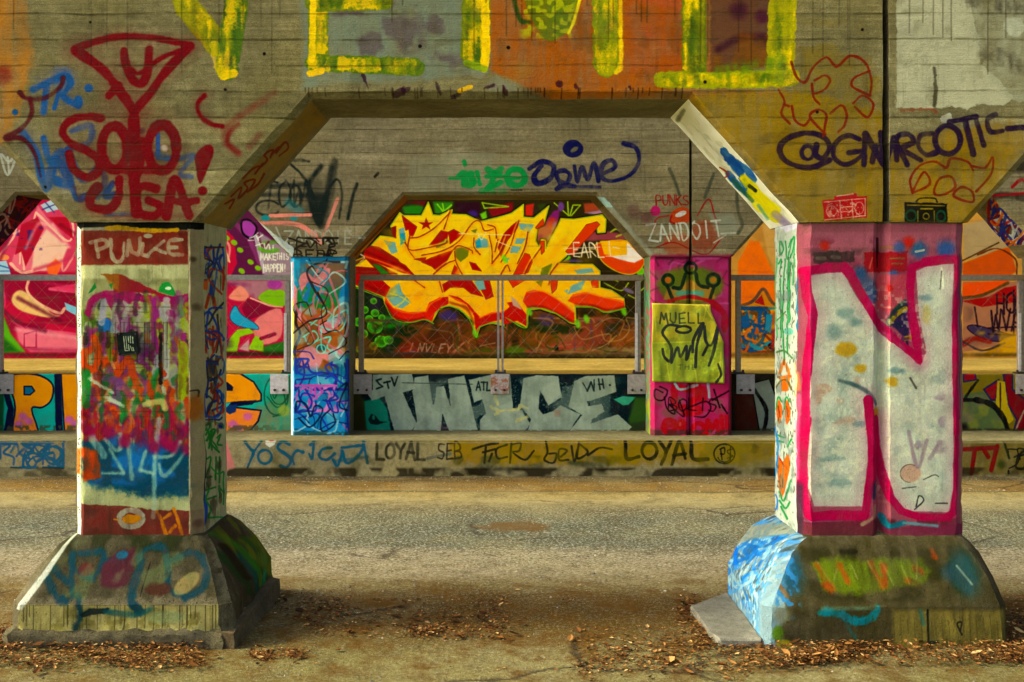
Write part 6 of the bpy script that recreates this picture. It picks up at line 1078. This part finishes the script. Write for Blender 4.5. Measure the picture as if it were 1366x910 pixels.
# brown mulch trodden into the verge, cracks and a patched trench in the lane
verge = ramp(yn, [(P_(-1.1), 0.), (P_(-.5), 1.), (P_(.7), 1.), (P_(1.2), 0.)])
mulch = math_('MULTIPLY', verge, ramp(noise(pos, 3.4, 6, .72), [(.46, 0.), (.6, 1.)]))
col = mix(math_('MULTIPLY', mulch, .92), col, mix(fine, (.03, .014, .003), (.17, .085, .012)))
vor = nd('TexVoronoi', feature='DISTANCE_TO_EDGE', i_Scale=.75); wv = nd('Mapping'); wv.inputs['Scale'].default_value = (.8, 1.3, 1)
wn2 = nd('TexNoise', i_Scale=2.5, i_Detail=5., i_Roughness=.7); ln(pos, wn2.inputs['Vector']); wmx = nd('Mix', data_type='RGBA'); wmx.inputs[0].default_value = .22; ln(pos, wmx.inputs[6]); ln(wn2.outputs['Color'], wmx.inputs[7]); ln(wmx.outputs[2], wv.inputs[0]); ln(wv.outputs[0], vor.inputs['Vector'])
crack = math_('MULTIPLY', ramp(vor.outputs['Distance'], [(.0, 1.), (.006, .8), (.014, 0.)]), ramp(noise(pos, .7, 3), [(.48, 0.), (.56, 1.)]))
col = mix(math_('MULTIPLY', crack, .75), col, (.025, .02, .014))
# damp oil stain in the middle of the lane
dx = math_('DIVIDE', math_('SUBTRACT', sp.outputs[0], .06), .30); dy = math_('DIVIDE', math_('SUBTRACT', sp.outputs[1], 2.62), .22)
dd = math_('ADD', math_('ADD', math_('MULTIPLY', dx, dx), math_('MULTIPLY', dy, dy)), math_('MULTIPLY', math_('SUBTRACT', med, .5), 4.))
stn = ramp(dd, [(.4, 1.), (1.1, 0.)])
col = mix(math_('MULTIPLY', stn, .85), col, (.10, .058, .016))
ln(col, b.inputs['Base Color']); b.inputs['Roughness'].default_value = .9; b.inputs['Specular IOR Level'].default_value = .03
h = math_('ADD', math_('MULTIPLY', fine, .6), math_('MULTIPLY', med, .9)); h = math_('ADD', h, math_('MULTIPLY', grit, .25))
bp = nd('Bump', i_Strength=.9, i_Distance=.025); ln(h, bp.inputs['Height']); ln(bp.outputs[0], b.inputs['Normal'])
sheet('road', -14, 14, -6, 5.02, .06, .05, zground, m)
gm = concrete('earth', (.13, .1, .06), (.22, .18, .11), bump=.4)
sheet('ground', -400, 400, -400, 400, 50, 50, lambda x, y: -.16, gm)

# ---- dead leaves and grit
rl = random.Random(5)
def px2w(px, py, z=.0):
    k_ = (EYE[2] - z) / (py - PY0); return ((px - PX0) * k_, FPX * k_ + EYE[1])
def inside_ped(x, y): return (-2.36 < x < -1.27 and -.22 < y < .78) or (1.22 < x < 2.4 and -.22 < y < .66)
lm, nt, b, nd, ln, noise, ramp, mix, math_ = mat_base('dead_leaf')
ri = nd('NewGeometry').outputs['Random Per Island']
ln(ramp(ri, [(0., (.022, .010, .003)), (.35, (.075, .028, .006)), (.7, (.17, .068, .014)), (.93, (.32, .16, .04)), (1., (.5, .34, .12))]), b.inputs['Base Color']); b.inputs['Roughness'].default_value = .8; b.inputs['Specular IOR Level'].default_value = .05
V, Fc = [], []
def leaf(x, y, z, s):
    a = rl.uniform(0, 6.28); tl = rl.uniform(-.5, .5); cu = rl.uniform(.1, .6); w = rl.uniform(.28, .7); i0 = len(V)
    for u, v in ((-1, 0), (-.35, w), (-.35, -w), (.4, w * .8), (.4, -w * .8), (1, 0), (-.35, 0), (.4, 0)):
        lx, ly, lz = u * s, v * s, (v * v * 2 * cu + u * u * cu * .6 + u * tl * .6 + abs(tl) * .5) * s
        V.append((x + lx * math.cos(a) - ly * math.sin(a), y + lx * math.sin(a) + ly * math.cos(a), z + .004 + max(0, lz)))
    for f in ((0, 6, 1), (0, 2, 6), (1, 6, 7, 3), (2, 4, 7, 6), (3, 7, 5), (4, 5, 7)): Fc.append(tuple(i0 + q for q in f))
def heap(px0, px1, py0, py1, n, smin=.006, smax=.022, pile=.0, clump=6):
    cs = [(rl.uniform(px0, px1), rl.uniform(py0, py1)) for _ in range(clump)]
    for _ in range(int(n * 2.6)):
        if rl.random() < .6: c_ = rl.choice(cs); px, py = rl.gauss(c_[0], (px1 - px0) * .05 + 4), rl.gauss(c_[1], (py1 - py0) * .14 + 1)
        else: px, py = rl.uniform(px0, px1), rl.uniform(py0, py1)
        if py < 700: continue
        x, y = px2w(px, py)
        if inside_ped(x, y): continue
        leaf(x, y, zground(x, y) + rl.random() * pile, rl.uniform(smin, smax) * .55 * rl.choice((.45, .7, 1, 1.3)) * (2.2 if rl.random() < .06 else 1))
heap(-20, 265, 862, 892, 1500, pile=.03, clump=12); heap(1010, 1370, 858, 890, 2100, pile=.035, clump=14); heap(905, 1030, 826, 872, 420, pile=.012); heap(410, 680, 800, 850, 620, clump=9)
heap(760, 1000, 835, 895, 700, clump=10); heap(340, 410, 862, 880, 160, clump=3); heap(540, 630, 836, 850, 160, clump=3, pile=.015); heap(900, 935, 795, 830, 160); heap(-40, 30, 838, 870, 320, pile=.02); heap(1335, 1390, 800, 880, 260, pile=.02); heap(300, 1366, 780, 905, 420, .004, .012, clump=30); heap(740, 770, 795, 803, 60, .004, .012, clump=2); heap(300, 1030, 640, 780, 500, .003, .009, clump=40)
heap(330, 480, 790, 830, 260, clump=6)
me = bpy.data.meshes.new('leaf_litter'); me.from_pydata(V, [], Fc); me.materials.append(lm); o = stuff(link('leaf_litter', me)); tag(o, 'drift of brown dead leaves on the ground round the pillar bases', 'leaves')
V, Fc = [], []
for _ in range(3800):
    x, y = rl.uniform(-4.5, 4.5), rl.choice((rl.uniform(-1., 5.0), rl.uniform(.7, 3.8), rl.uniform(4.1, 5.)))
    if inside_ped(x, y): continue
    s = rl.uniform(.003, .009) * (1.7 if rl.random() < .06 else 1); z = zground(x, y); i0 = len(V); ro = rl.uniform(0, 6.28)
    for dx_, dy_, dz_ in ((1, 0, 0), (0, 1, 0), (-1, 0, 0), (0, -1, 0), (0, 0, .8), (0, 0, -.5)):
        dx_, dy_, dz_ = [q * rl.uniform(.6, 1.2) for q in (dx_, dy_, dz_)]
        V.append((x + s * (dx_ * math.cos(ro) - dy_ * math.sin(ro)), y + s * (dx_ * math.sin(ro) + dy_ * math.cos(ro)), z + s * dz_))
    for i in range(4): Fc.append((i0 + i, i0 + (i + 1) % 4, i0 + 4)); Fc.append((i0 + (i + 1) % 4, i0 + i, i0 + 5))
gmt, nt, b, nd, ln, noise, ramp, mix, math_ = mat_base('grit_stone')
ln(ramp(nd('NewGeometry').outputs['Random Per Island'], [(0., (.05, .045, .035)), (.5, (.15, .13, .07)), (1., (.32, .28, .17))]), b.inputs['Base Color']); b.inputs['Roughness'].default_value = .9
me = bpy.data.meshes.new('road_grit'); me.from_pydata(V, [], Fc); me.materials.append(gmt); o = stuff(link('road_grit', me)); tag(o, 'small loose stones scattered over the road', 'gravel')
